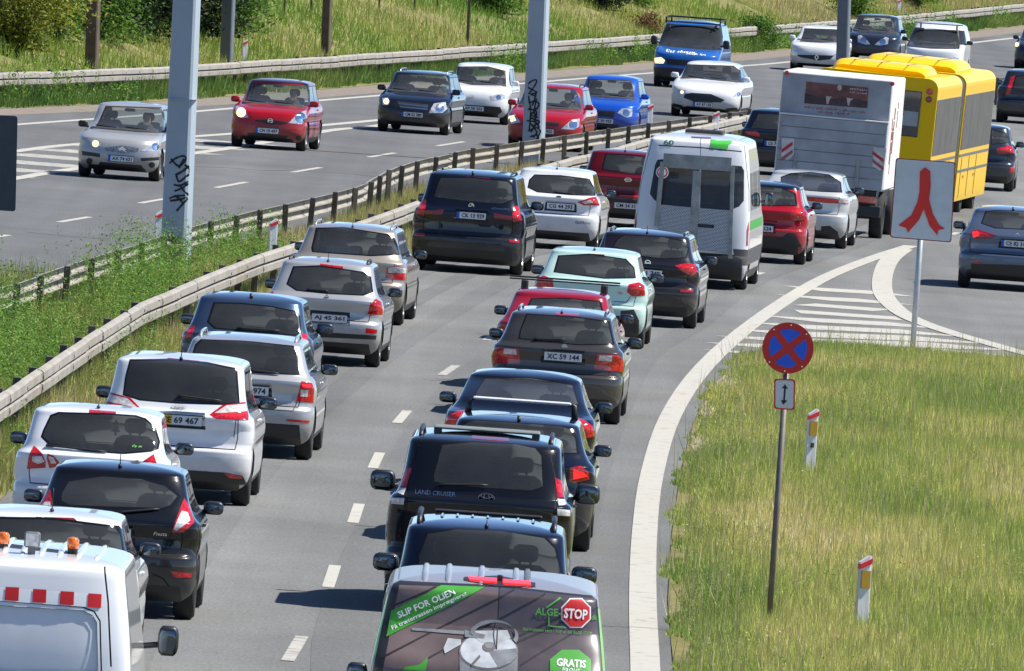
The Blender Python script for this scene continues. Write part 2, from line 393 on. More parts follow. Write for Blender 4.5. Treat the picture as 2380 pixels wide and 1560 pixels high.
    def plate(s,c,txt,w=.50,h=.11,eu=False,yellow=False,off=.02):
        """registration plate standing proud of the skin, with its characters"""
        rear=s.face>0; sg=-1 if rear else 1; m=1 if rear else -1
        if rear:
            g_=s.take([(c[0]-w/2-.05,c[1]-h/2-.035),(c[0]+w/2+.05,c[1]-h/2-.035),(c[0]+w/2+.03,c[1]+h/2+.045),(c[0]-w/2-.03,c[1]+h/2+.045)],'rear'); s.emit('plate_recess',g_,s.pmat,None,-.03,-.03); off=.002
        y=(min if rear else max)(s.ysurf(c[0]+a*w/2,c[1]+b*h/2,rear) for a in(-1,0,1) for b in(-1,1))+sg*off
        A=Acc(); A.box(c[0]-w/2,c[0]+w/2,min(y,y-sg*.012),max(y,y-sg*.012),c[1]-h/2,c[1]+h/2)
        po=A.mk('registration_plate',PLATEW,s.root); x0=c[0]
        if eu: B=Acc(); B.box(*sorted((c[0]-m*w*.5,c[0]-m*w*.40)),*sorted((y,y+sg*.003)),c[1]-h/2,c[1]+h/2); B.mk('blue_band',PLATEB,po); x0+=m*.03
        if yellow: B=Acc(); B.box(*sorted((c[0]-m*w*.5,c[0]-m*w*.18)),*sorted((y,y+sg*.003)),c[1]-h/2,c[1]+h/2); B.mk('yellow_band',PLATEY,po)
        q,f=text2d(txt,w*.86 if not eu else w*.78,h*.66,.022)
        mk('registration_number',[(x0+m*a,y+sg*.006,c[1]+b) for a,b in q],f,INK,po)
        fr_=Acc()
        for (a,b,e,g) in ((-w/2-.012,w/2+.012,h/2,h/2+.012),(-w/2-.012,w/2+.012,-h/2-.012,-h/2)): fr_.box(c[0]+a,c[0]+b,*sorted((y+sg*.004,y-sg*.02)),c[1]+e,c[1]+g)
        fr_.mk('plate_holder',BLACKP,po)
        return po
    def seam(s,pts,view=None,w=.010,mirror=False):
        view=view or ('rear' if s.face>0 else 'front')
        for sg in ((1,-1) if mirror else (1,)):
            got=[]
            for (a,b),(c,d) in zip(pts[:-1],pts[1:]):
                l=math.hypot(c-a,d-b)
                if l<1e-4: continue
                nx,nz=-(d-b)/l*w/2,(c-a)/l*w/2
                got+=s.take([(sg*(a+nx),b+nz),(sg*(c+nx),d+nz),(sg*(c-nx),d-nz),(sg*(a-nx),b-nz)],view)
            if got: s.emit('panel_gap',got,GAP,None,-.004)
    # ---- shared equipment
    def side_windows(s,splits=None,mat=None,zlo=None,rear_to=None):
        sp=s.sp; zr=sp['zr']; zb=zlo or sp['zb']+.035; zt=zr-.035; mat=mat or GL_D
        fA=lambda z: s.yf(z)-.16-s.df(z)*.35; rA=lambda z: (s.yr(z)+s.dr(z)*.55+.13)
        if rear_to is not None: r_b=r_t=rear_to
        else: r_b,r_t=rA(zb+.08),rA(zt)
        f_b,f_t=fA(zb),fA(zt)
        sp_=splits if splits is not None else [s.yf(sp['zr'])-.95]
        ys=[r_b]+sorted(sp_)+[f_b]
        for v in('right','left'):
            for a,b in zip(ys[:-1],ys[1:]):
                first,last=a==r_b,b==f_b
                p=[(a+(.03 if not first else .02),zb+(0 if not first else .05)),(b-(.03 if not last else 0),zb),((f_t if last else b-.03),zt),((max(r_t,a) if first else a+.03),zt)]
                if first and p[3][0]>p[2][0]-.05: p=[p[0],p[1],p[2]]
                g=s.take(p,v); s.emit('side_window',g,mat)
            q=[(r_b-.035,zb+.0),(f_b+.035,zb-.03),(f_t+.01,zt+.02),(r_t-.03,zt+.02)]
            s.emit('window_trim',s.take(q,v),BLACKP,None,.002)
            for y in sp_: s.seam([(y,zb-.03),(y,.32)],v)
            yh=sp_[-1]+.12
            for k,y in enumerate(sp_):
                A=Acc(); x=s.w(zb-.12)*(1 if v=='right' else -1); A.sell((x,y+.15,zb-.12),(.025,.10,.016)); A.mk('door_handle',s.pmat,s.root,True)
    def windscreen(s,mat=None,poly=None):
        sp=s.sp; zr,zc=sp['zr'],sp['zc']
        if poly is None:
            a,b=s.w(zc+.06)*.86,s.w(zr-.03)*.90
            poly=[(-a,zc+.035),(a,zc+.035),(b,zr-.02),(-b,zr-.02)]
        s.emit('windscreen',s.take(poly,'front'),mat or GL_L)
        cx=sum(p[0] for p in poly)/len(poly); cz=sum(p[1] for p in poly)/len(poly)
        s.emit('window_trim',s.take([(cx+(x-cx)*1.05,cz+(z-cz)*1.10) for x,z in poly],'front'),BLACKP,None,.001)
    def rear_window(s,poly,mat=None,grow=1.07):
        s.emit('rear_window',s.take(poly,'rear'),mat or GL_D)
        if grow:
            cx=sum(p[0] for p in poly)/len(poly); cz=sum(p[1] for p in poly)/len(poly)
            s.emit('window_trim',s.take([(cx+(x-cx)*grow,cz+(z-cz)*(grow+.05)) for x,z in poly],'rear'),TRIM,None,.001)
    def wheels(s,rim=ALLOY,wide=.21):
        sp=s.sp; r=sp['wr']
        for y in (-sp['L']/2+sp['ra'],sp['L']/2-sp['fa']):
            for sg,v in((1,'right'),(-1,'left')):
                R=r+.055; s.take([(y+R*math.cos(2*math.pi*i/22),r+R*math.sin(2*math.pi*i/22)) for i in range(22)],v)
                xo=sp['W']/2-.025; A=Acc()
                A.lathe([(-wide,r*.66),(-wide,r*.9),(-wide+.03,r*.985),(-wide/2,r),(-.03,r*.985),(0,r*.9),(0,r*.68),(-.03,r*.64)],n=24)
                o=A.mk('wheel',RUBBER,s.root,True); o.location=(sg*xo,y,r+.002); o.rotation_euler=(0,0,0 if sg>0 else math.pi)
                B=Acc(); B.lathe([(-.10,r*.63),(-.02,r*.66),(-.012,r*.60),(-.045,r*.56),(-.05,r*.2),(-.02,r*.16),(-.02,.01)],n=20)
                for k in range(5):
                    a=2*math.pi*k/5; ca,sa=math.cos(a),math.sin(a); w_=.035
                    B.prism([(r*.15,-w_),(r*.6,-w_*.7),(r*.6,w_*.7),(r*.15,w_)],lambda q,t:(-.016,q*ca-t*sa,q*sa+t*ca),lambda q,t:(-.05,q*ca-t*sa,q*sa+t*ca))
                B.mk('rim',rim,o)
        A=Acc(); A.box(-sp['W']/2+.25,sp['W']/2-.25,-sp['L']/2+.22,sp['L']/2-.25,.20,.62)
        A.mk('underbody',BLACKP,s.root)
    def arch(s,zlo=.18,ht=.30,mat=None):
        for v in('right','left'): s.emit('sill_trim',s.take([(-s.sp['L']/2+.3,zlo),(s.sp['L']/2-.4,zlo),(s.sp['L']/2-.4,ht),(-s.sp['L']/2+.3,ht)],v),mat or BLACKP,None,.002)
    def mirrors(s,mat=None,z=None,y=None,size=(.115,.06,.08),out=.13):
        sp=s.sp; size=(size[0]*.88,size[1]*.9,size[2]*.88); z=z if z is not None else sp['zb']+.06; y=y if y is not None else s.yf(sp['zc'])-.42
        for sg in(1,-1):
            x=s.w(z)*sg; A=Acc(); cx=x+sg*out
            A.sell((cx,y,z),size,.62); A.tube([(x-sg*.03,y+.04,z-.06),(cx-sg*.03,y+.01,z-.03)],.025,6)
            o=A.mk('door_mirror',mat or BLACKP,s.root,True)
            B=Acc(); B.sell((cx,y-size[1]*.93,z),(size[0]*.86,.012,size[2]*.82),.6); B.mk('mirror_glass',glassdark(),o,True)
    def interior(s,seat=INTER,rearheads=2):
        sp=s.sp; zb=sp['zb']; zr=sp['zr']; A=Acc(); hw=s.w(zb-.06)-.05; y0,y1=s.yr(zb)+.12,s.yf(sp['zc'])-.04
        z=zb-.07
        pts=[]
        for k in range(9):
            t=-1+2*k/8; pts.append((t*hw*.97,s.ysurf(t*hw*.97,z,True)+.05))
        for k in range(9):
            t=1-2*k/8; pts.append((t*hw*.97,min(s.ysurf(t*hw*.97,z,False)-.05,s.yf(sp['zc']-.01))))
        A.prism(pts,lambda a,b:(a,b,z),lambda a,b:(a,b,z-.3))
        yF=s.yf(sp['zc'])-.98; yR=max(y0+.35,yF-.85)
        big=zr-zb
        for sx in(-1,1):
            A.sell((sx*.37,yF,zb-.02),(.23,.085,.20),.6); A.sell((sx*.37,yF-.03,zb+.275),(.12,.05,.085),.6)
            A.tube([(sx*.37-.05,yF-.02,zb+.12),(sx*.37-.05,yF-.03,zb+.25)],.012,5); A.tube([(sx*.37+.05,yF-.02,zb+.12),(sx*.37+.05,yF-.03,zb+.25)],.012,5)
        if rearheads and yF-yR>.4:
            A.box(-hw*.85,hw*.85,yR-.07,yR+.07,zb-.1,zb+.01,.03)
            for sx in((-1,1) if rearheads==2 else (-1,0,1)): A.sell((sx*.40,yR-.02,zb+.09),(.11,.05,.07),.6)
        A.box(-hw*.9,hw*.9,y1-.32,y1+.02,zb-.1,zb+.03,.04); A.lathe([(-.012,.19),(.012,.19)],'y',18,(-.37,y1-.42,zb+.0))
        A.sell((0,s.yf(zr)-.02,zr-.06),(.11,.02,.035),.6)
        A.mk('interior',seat,s.root,True)
    def rails(s,mat,x=None,h=.07,span=(.25,.80),r=.018):
        sp=s.sp; zr=sp['zr']; x=x or s.w(zr)*.86; ya,yb=s.yr(zr),s.yf(zr); a=ya+(yb-ya)*span[0]*.5; b=ya+(yb-ya)*span[1]
        zt=s.zroof(x,(a+b)/2)
        for sg in(1,-1):
            A=Acc(); n=9; pts=[]
            for k in range(n):
                t=k/(n-1); y=a+(b-a)*t; e=min(1,min(t,1-t)*6); pts.append((sg*x,y,s.zroof(x,y)+h*e**.5-.005))
            A.tube(pts,r,8); A.mk('roof_rail',mat,s.root,True)
    def zroof(s,x,y):
        sp=s.sp; zr,H,p=sp['zr'],sp['H'],sp['rp']; lo,hi=zr,H-.001
        for _ in range(24):
            z=(lo+hi)/2; yr,yf,w,dr,df=s.rowpar(z)
            ins=abs(x)<w and s.ysurf(x,z,True)<=y<=s.ysurf(x,z,False)
            if ins: lo=z
            else: hi=z
        return lo
    def antenna(s,y=None,h=.2,x=0.0,lean=.5,fin=False):
        y=y if y is not None else s.yr(s.sp['zr'])+.18; z=s.zroof(x,y); A=Acc()
        if fin: A.prism([(-.10,0),(.08,0),(-.06,.06)],lambda a,b:(x-.02,y+a,z+b-.01),lambda a,b:(x+.02,y+a,z+b-.01))
        else: A.sell((x,y,z+.012),(.02,.04,.02),.8); A.tube([(x,y,z),(x,y-h*lean,z+h)],[.006,.004],5)
        A.mk('antenna',BLACKP,s.root,True)
    def wiper(s,a,b,rear=True):
        A=Acc(); n=6; o=-.02 if rear else .02
        pts=[(a[0]+(b[0]-a[0])*k/n,s.ysurf(a[0]+(b[0]-a[0])*k/n,a[1]+(b[1]-a[1])*k/n,rear)+o,a[1]+(b[1]-a[1])*k/n) for k in range(n+1)]
        A.tube(pts,[.016]+[.011]*(n-1)+[.006],6); A.mk('wiper',BLACKP,s.root,True)
    def emblem(s,c,rx,rz,kind='disc',mat=None):
        rear=s.face>0; n=20; A=Acc(); sg=-1 if rear else 1
        y=s.ysurf(c[0],c[1],rear)
        ell=[(c[0]+rx*math.cos(2*math.pi*i/n),c[1]+rz*math.sin(2*math.pi*i/n)) for i in range(n)]
        mt=mat or CHROME
        def ring(cx,cz,ax,az,t):
            for i in range(n):
                a,b=2*math.pi*i/n,2*math.pi*(i+1)/n
                q=[(cx+ax*math.cos(a),cz+az*math.sin(a)),(cx+ax*math.cos(b),cz+az*math.sin(b)),(cx+(ax-t)*math.cos(b),cz+(az-t)*math.sin(b)),(cx+(ax-t)*math.cos(a),cz+(az-t)*math.sin(a))]
                A.prism(q,lambda u,w_:(u,y+sg*.012,w_),lambda u,w_:(u,y-sg*.01,w_))
        if kind=='disc': A.prism(ell,lambda u,w_:(u,y+sg*.012,w_),lambda u,w_:(u,y-sg*.02,w_))
        elif kind=='ring3': ring(c[0],c[1],rx,rz,.010); ring(c[0],c[1],rx*.38,rz,.009); ring(c[0],c[1]+rz*.42,rx*.72,rz*.52,.009)
        elif kind=='ringbar': ring(c[0],c[1],rx,rz,.012); A.box(c[0]-rx*1.0,c[0]+rx*1.0,y-.012,y+.012,c[1]-.008,c[1]+.008)
        elif kind=='roundel':
            ring(c[0],c[1],rx,rz,.012)
            for a in(0,math.pi):
                q=[(c[0],c[1])]+[(c[0]+rx*.7*math.cos(a+t*math.pi/8),c[1]+rz*.7*math.sin(a+t*math.pi/8)) for t in range(5)]
                A.prism(q,lambda u,w_:(u,y+sg*.010,w_),lambda u,w_:(u,y-sg*.01,w_))
        elif kind=='lozenge':
            for k_ in(1,):
                o_=[(c[0],c[1]+rz),(c[0]+rx,c[1]),(c[0],c[1]-rz),(c[0]-rx,c[1])]; i_=[(c[0]+(a-c[0])*.55,c[1]+(b-c[1])*.55) for a,b in o_]
                for i in range(4): A.prism([o_[i],o_[(i+1)%4],i_[(i+1)%4],i_[i]],lambda u,w_:(u,y+sg*.012,w_),lambda u,w_:(u,y-sg*.01,w_))
        elif kind=='chevrons':
            for dz in(0,-.035):
                A.prism([(c[0],c[1]+rz+dz),(c[0]+rx,c[1]-rz*.4+dz),(c[0]+rx*.6,c[1]-rz*.4+dz),(c[0],c[1]+rz*.4+dz)],lambda u,w_:(u,y+sg*.012,w_),lambda u,w_:(u,y-sg*.01,w_))
                A.prism([(c[0],c[1]+rz+dz),(c[0]-rx,c[1]-rz*.4+dz),(c[0]-rx*.6,c[1]-rz*.4+dz),(c[0],c[1]+rz*.4+dz)],lambda u,w_:(u,y+sg*.012,w_),lambda u,w_:(u,y-sg*.01,w_))
        return A.mk('emblem',mt,s.root)
    def rib(s,x,y0,y1,r,mat,n=10):
        A=Acc(); A.tube([(x,y0+(y1-y0)*k/n,s.zroof(x,y0+(y1-y0)*k/n)-r*(.35 if 0<k<n else 1.1)) for k in range(n+1)],r,8); A.mk('roof_rib',mat,s.root,True)
    def finish(s): return s.emit('body',s.polys,s.pmat)
def glassdark(): return plain('mirror_face',(.10,.12,.14),.06,metal=.9,noise=.05)
# ================================================================ ground, road, markings
def struct(o,kind='structure'): o['kind']=kind; return o
def asphalt(name,lo,hi,patch=.12,sc=1.0):
    m,n,l,b=_mat(name); tc=n.new('ShaderNodeTexCoord')
    def noise(s,d,r,sy=1.0):
        mp=n.new('ShaderNodeMapping'); mp.inputs['Scale'].default_value=(s,s*sy,s); l.new(tc.outputs['Object'],mp.inputs[0])
        z=n.new('ShaderNodeTexNoise'); z.inputs['Scale'].default_value=1; z.inputs['Detail'].default_value=d; z.inputs['Roughness'].default_value=r; l.new(mp.outputs[0],z.inputs['Vector']); return z
    g=noise(26,5,.85,.22); big=noise(.16,5,.6); trk=noise(.75,3,.5,.012); st=noise(.7,5,.65,.22)
    r=n.new('ShaderNodeValToRGB'); r.color_ramp.elements[0].position=.28; r.color_ramp.elements[1].position=.72; r.color_ramp.elements[0].color=(*lo,1); r.color_ramp.elements[1].color=(*hi,1); l.new(g.outputs['Fac'],r.inputs['Fac'])
    cur=r.outputs['Color']
    for z,lo_,hi_ in ((big,1-patch,1+patch),(trk,.82,1.12),(st,.90,1.07)):
        mr=n.new('ShaderNodeMapRange'); mr.inputs['From Min'].default_value=.32; mr.inputs['From Max'].default_value=.68; mr.inputs['To Min'].default_value=lo_; mr.inputs['To Max'].default_value=hi_; l.new(z.outputs['Fac'],mr.inputs['Value'])
        mx=n.new('ShaderNodeVectorMath'); mx.operation='SCALE'; l.new(cur,mx.inputs[0]); l.new(mr.outputs[0],mx.inputs['Scale']); cur=mx.outputs[0]
    l.new(cur,b.inputs['Base Color']); b.inputs['Roughness'].default_value=.88; b.inputs['Specular IOR Level'].default_value=.25
    bp=n.new('ShaderNodeBump'); bp.inputs['Strength'].default_value=.35; bp.inputs['Distance'].default_value=.008; l.new(g.outputs['Fac'],bp.inputs['Height']); l.new(bp.outputs['Normal'],b.inputs['Normal'])
    return m
def linepaint(name,col,under,wear=.48):
    m,n,l,b=_mat(name); tc=n.new('ShaderNodeTexCoord'); z=n.new('ShaderNodeTexNoise'); z.inputs['Scale'].default_value=3.5; z.inputs['Detail'].default_value=12; z.inputs['Roughness'].default_value=.72; l.new(tc.outputs['Object'],z.inputs['Vector'])
    r=n.new('ShaderNodeValToRGB'); r.color_ramp.elements[0].position=wear-.09; r.color_ramp.elements[1].position=wear+.02; r.color_ramp.elements[0].color=(*under,1); r.color_ramp.elements[1].color=(*col,1)
    l.new(z.outputs['Fac'],r.inputs['Fac']); l.new(r.outputs['Color'],b.inputs['Base Color']); b.inputs['Roughness'].default_value=.7; return m
def soil(name,a,b_,c_,s=.6):
    m,n,l,b=_mat(name); tc=n.new('ShaderNodeTexCoord'); z=n.new('ShaderNodeTexNoise'); z.inputs['Scale'].default_value=s; z.inputs['Detail'].default_value=10; z.inputs['Roughness'].default_value=.7; l.new(tc.outputs['Object'],z.inputs['Vector'])
    r=n.new('ShaderNodeValToRGB'); e=r.color_ramp.elements; e[0].position=.3; e[1].position=.7; e[0].color=(*a,1); e[1].color=(*c_,1); q=e.new(.5); q.color=(*b_,1)
    l.new(z.outputs['Fac'],r.inputs['Fac']); l.new(r.outputs['Color'],b.inputs['Base Color']); b.inputs['Roughness'].default_value=.95; b.inputs['Specular IOR Level'].default_value=.1; return m
ASPH=asphalt('asphalt',(.098,.10,.096),(.228,.230,.222)); ASPH2=asphalt('older_asphalt',(.090,.092,.089),(.208,.210,.204))
ASPH3=asphalt('dark_asphalt',(.078,.080,.081),(.175,.178,.18)); GRAV=soil('gravel_shoulder',(.15,.13,.11),(.22,.19,.16),(.30,.26,.22),3.0); EARTH=soil('grassy_earth',(.10,.11,.04),(.19,.175,.07),(.28,.24,.13),.8); SAND=soil('sandy_soil',(.22,.18,.12),(.30,.25,.18),(.38,.32,.24),3)
LINE=linepaint('white_road_paint',(.44,.42,.365),(.19,.19,.18),.43); LINEW=linepaint('worn_road_paint',(.42,.40,.35),(.17,.17,.165),.50)
A=Acc(); A.box(-1500,1500,-600,3000,-1.2,-.06); struct(A.mk('ground',EARTH))
def sheet(name,left,right,mat,z,ny=60,nx=1):
    """sheet between two boundaries given as X(Y) point lists"""
    Ys=np.linspace(max(left[0][1],right[0][1]),min(left[-1][1],right[-1][1]),ny); v=[];f=[]
    lx=np.interp(Ys,[p[1] for p in left],[p[0] for p in left]); rx=np.interp(Ys,[p[1] for p in right],[p[0] for p in right])
    for i,Y in enumerate(Ys):
        for j in range(nx+1): t=j/nx; v.append((lx[i]+(rx[i]-lx[i])*t,Y,z(t) if callable(z) else z))
    for i in range(ny-1):
        for j in range(nx): a=i*(nx+1)+j; f.append((a,a+1,a+nx+2,a+nx+1))
    return mk(name,v,f,mat)
gp_=lambda pts,z=0: [G(x,y,z) for x,y in pts]
FAR=gp_([(-260,262),(0,252),(190,244),(400,233),(760,206),(1050,182),(1500,145),(1740,122),(1830,114),(2090,92),(2380,58),(2700,22)])      # foot of the far verge
R1=gp_([(-200,735),(0,676),(180,614),(300,577),(460,527),(600,492),(740,461),(800,447),(850,430),(890,405),(935,386),(1000,370),(1100,349),(1180,338),(1260,326),(1400,306),(1500,291),(1720,263),(1830,250),(2000,228),(2200,200),(2400,172)],.75)   # rail beside the oncoming lanes
R2=gp_([(-150,1035),(-60,970),(0,930),(100,862),(200,795),(330,712),(500,640),(600,600),(700,568),(830,525),(960,478),(1100,432),(1230,398),(1330,372),(1390,360),(1480,335),(1560,313),(1650,292),(1740,272),(1900,240),(2100,200)],.75)   # rail beside the queue
def xat(path,Y): return np.interp(Y,[p[1] for p in path],[p[0] for p in path])
struct(sheet('road',[(-60,60),(-60,FAR[0][1]-60)]+[(p[0]-.1,p[1]) for p in FAR],[(70,60),(70,900)],ASPH,0.0,80))
struct(sheet('carriageway',[(-60,60),(-60,FAR[0][1]-60)]+[(p[0]-.1,p[1]) for p in FAR],[(R1[0][0]-6,60),(R1[0][0]-3,R1[0][1]-30)]+[(p[0]-.2,p[1]) for p in R1]+[(40,900)],ASPH3,.003,80))
struct(sheet('road_patch',[(-1.55,150),(-1.75,166),(-1.7,181),(-1.55,197),(-1.42,212),(-1.2,227),(-.7,245),(2,300),(4.6,340)],[(-.2,150),(-.15,181),(0,212),(.5,245),(3.3,300),(6,340)],ASPH2,.003,40))
struct(sheet('road_shoulder',[(p[0]-.2,p[1]) for p in FAR],[(p[0]+1.55,p[1]) for p in FAR],GRAV,.006,60))
def ribbon(name,pts,w,mat,z=.007,parent=None):
    """painted line of real width along ground points"""
    P=[Vector((p[0],p[1],0)) for p in pts]; v=[];f=[]
    for i,p in enumerate(P):
        t=(P[min(i+1,len(P)-1)]-P[max(i-1,0)]).normalized(); n=Vector((-t.y,t.x,0))*w/2; v+=[(p.x+n.x,p.y+n.y,z),(p.x-n.x,p.y-n.y,z)]
    for i in range(len(P)-1): f.append((2*i,2*i+1,2*i+3,2*i+2))
    return mk(name,v,f,mat,parent)
def smooth(P,n=4):
    out=[]
    for i in range(len(P)-1):
        p0,p1,p2,p3=[np.array(P[min(max(i+k,0),len(P)-1)]) for k in(-1,0,1,2)]
        for k in range(n): t=k/n; out.append(tuple(.5*((2*p1)+(-p0+p2)*t+(2*p0-5*p1+4*p2-p3)*t*t+(-p0+3*p1-3*p2+p3)*t**3)))
    return out+[tuple(P[-1])]
def rpx(name,pts,w,mat,z=.007): return struct(ribbon(name,smooth(gp_(pts)),w,mat,z))
rpx('edge_line',[(1502,1720),(1500,1560),(1494,1400),(1498,1240),(1516,1100),(1560,965),(1640,850),(1760,745),(1900,655),(2020,604),(2118,572)],.29,LINE,.0085)
rpx('gore_line',[(2100,580),(2068,605),(2052,640),(2052,680),(2075,712),(2120,742),(2200,771),(2290,797),(2380,822),(2560,868)],.36,LINE,.011)
for a,b in (((1912,670),(2020,684)),((1880,689),(2030,705)),((1855,707),(2055,722)),((1838,724),(2090,741)),((1818,741),(2130,757)),((1796,757),(2170,775)),((1772,774),(2215,791)),((1748,790),(2260,806)),((1728,806),(2300,822)),((1708,822),(1800,826))):
    p,q=gp_([(a[0]+15,a[1]+.8),b]); struct(ribbon('gore_stripe',[p,q],1.8,LINE,.0055))
for a,b,m in (((668,1537),(702,1480),LINEW),((762,1366),(779,1315),LINE),((820,1216),(835,1172),LINE),((866,1089),(883,1053),LINE),((922,984),(947,955),LINE),((1026,873),(1060,850),LINEW),((1130,792),(1146,778),LINEW),((1250,706),(1275,690),LINE),((1752,640),(1772,634),LINE),((2212,546),(2226,541),LINE)):
    p,q=gp_([a,b]); struct(ribbon('lane_dash',[p,q],.13,m,.006))
for a,b in (((-10,552),(20,547)),((137,517),(208,505)),((325,473),(382,463)),((502,437),(572,424)),((680,401),(745,390)),((857,366),(918,356)),((1016,340),(1078,330))):
    p,q=gp_([a,b]); struct(ribbon('lane_dash',[p,q],.14,LINE,.007))
rpx('edge_line',[(-200,312),(45,290),(430,262),(760,233),(880,223),(1380,181),(1740,153),(1830,145),(2100,118),(2400,84)],.26,LINE,.009)
rpx('hatching_line',[(-150,378),(40,352),(190,335),(535,312),(760,291),(880,280),(1000,268)],.30,LINE,.0085)
rpx('hatching_line',[(-150,445),(40,415),(170,394),(530,346),(760,305),(880,293),(1000,268)],.30,LINE,.010)
for k in range(10):
    Y=322+k*6.2; xl,xr=np.interp(Y,[333.9,352,406],[-10.2,-8.6,-3.6]),np.interp(Y,[320,356,372,415],[-13.6,-10.6,-9.1,-3.7])
    a=(np.interp(Y,[323,356.2,366,380,415],[-13.9,-10.62,-9.6,-8.0,-3.62])); b=np.interp(Y,[318,333.9,343,364,406],[-11.4,-9.92,-9.0,-6.9,-3.53])
    if b-a>.3: struct(ribbon('hatching_stripe',[(a+.15,Y+.6),(b-.15,Y-.5)],2.7,LINEW,.006))
TRK=asphalt('tyre_polished_asphalt',(.086,.088,.086),(.205,.207,.20)); OIL=asphalt('oil_stained_asphalt',(.078,.079,.078),(.19,.19,.185))
LC=[(-4.0,140),(-4.15,160),(-4.0,180),(-3.75,200),(-3.4,220),(-2.75,243),(-2.0,264),(-.7,293),(.8,312),(2.2,330),(5.8,386)]; MC=[(-.15,140),(-.15,160),(-.05,178),(.2,200),(.65,229),(1.25,255),(2.15,272),(3.3,297),(4.5,313),(5.6,327),(7.3,352)]
for P_ in (LC,MC):
    for o_ in (-.78,.78): struct(ribbon('tyre_track',smooth([(x+o_,y,0) for x,y in P_]),.42,TRK,.0045))
    struct(ribbon('oil_track',smooth([(x,y,0) for x,y in P_]),.34,OIL,.0045))
CR=plain('crack_sealant',(.05,.05,.052),.8)
for pts,w in (([(448,388),(520,390),(600,396),(700,398),(800,404),(900,415)],.09),([(60,540),(250,556),(400,545)],.06)):
    struct(ribbon('road_crack',smooth(gp_(pts),6),w,CR,.006))
# verge and embankment beyond the oncoming lanes
PROF=([0,.5,1.2,2.5,5,9,16,30,80],[.0,.05,.12,.55,1.4,2.5,4.2,7,12])
def terr(X,Y): return float(np.interp(xat(FAR,Y)-X,*PROF))
def on_bank(x,y):
    d=ray(x,y); Y=360.0
    while Y<900:
        k=Y/d[1]; X=d[0]*k; Z=CAM_H+d[2]*k
        if Z<=terr(X,Y): return (X,Y,terr(X,Y))
        Y+=.25
    return (X,Y,Z)
v=[];f=[]; Ys=np.linspace(FAR[0][1]-40,FAR[-1][1]+60,90); offs=[-.15,.5,1.2,2.5,4,6,9,12,16,30,80]
for i,Y in enumerate(Ys):
    for j,o in enumerate(offs): v.append((float(np.interp(Y,[p[1] for p in FAR],[p[0] for p in FAR]))-o+(0 if Y>=FAR[0][1] else -(FAR[0][1]-Y)*.1),float(Y),float(np.interp(o,*PROF))+.012+(RNG.normal()*.10 if j>3 else 0)))
n_=len(offs)
for i in range(len(Ys)-1):
    for j in range(n_-1): a=i*n_+j; f.append((a+1,a,a+n_,a+n_+1))
struct(mk('embankment',v,f,EARTH,None,True))
ML=[(p[0]-.35,p[1]) for p in R1]; MR=[(p[0]+.55,p[1]) for p in R2]
struct(sheet('median',[(ML[0][0]-12,190),(ML[0][0]-4,ML[0][1]-25)]+ML,[(MR[0][0],190)]+MR,EARTH,lambda t:.014+.16*math.sin(math.pi*t),70,6))
IL=gp_([(1578,1900),(1572,1700),(1566,1560),(1552,1400),(1562,1240),(1580,1110),(1606,1000),(1648,905),(1705,852),(1790,808)])
IR=[(40,IL[0][1]-20),(40,255),(14,264.5),(9,268.0),(6.3,268.6),(4.35,267.8)]
def isl_left(Y): return float(np.interp(Y,[p[1] for p in IL],[p[0] for p in IL]))
v=[];f=[]; Ys=np.linspace(IL[0][1],263.5,60)
for i,Y in enumerate(Ys):
    xl=isl_left(Y); xr=40 if Y<250 else float(np.interp(Y,[250,257,261,263.5],[30,16,10,6]))
    for t in(0,.02,.06,.15,.4,1): v.append((xl+(xr-xl)*t,float(Y),.014+.10*min(1,t*8)))
for i in range(59):
    for j in range(5): a=i*6+j; f.append((a,a+1,a+7,a+6))
struct(mk('grass_island',v,f,EARTH))
def isl_z(X,Y):
    xl=isl_left(Y); xr=40 if Y<250 else float(np.interp(Y,[250,257,261,263.5],[30,16,10,6])); return .014+.10*min(1,max(0,(X-xl)/(xr-xl))*8)
for x0,y0,rx,ry in ((1688,908,.42,7),(1650,965,.26,6),(1628,1040,.2,5)):
    c_=G(x0,y0); vv=[]
    for t in np.linspace(0,2*math.pi,41)[:-1]:
        k_=1+.3*math.sin(3*t+x0)+.22*math.sin(7*t+1.3*x0)+.15*math.sin(13*t); X_,Y_=c_[0]+rx*math.cos(t)*k_,c_[1]+ry*math.sin(t)*k_; vv.append((max(X_,isl_left(Y_)+.02),Y_,isl_z(X_,Y_)+.008))
    struct(mk('bare_soil',vv+[(c_[0],c_[1],isl_z(c_[0],c_[1])+.008)],[(i,(i+1)%40,40) for i in range(40)],SAND))
FR.update({'S':(1487.5,278.9,.26818),'U':(348.6,522.9,.28076),'V':(1074.9,87.2,.30517),'X':(0,639.2,.22348)})
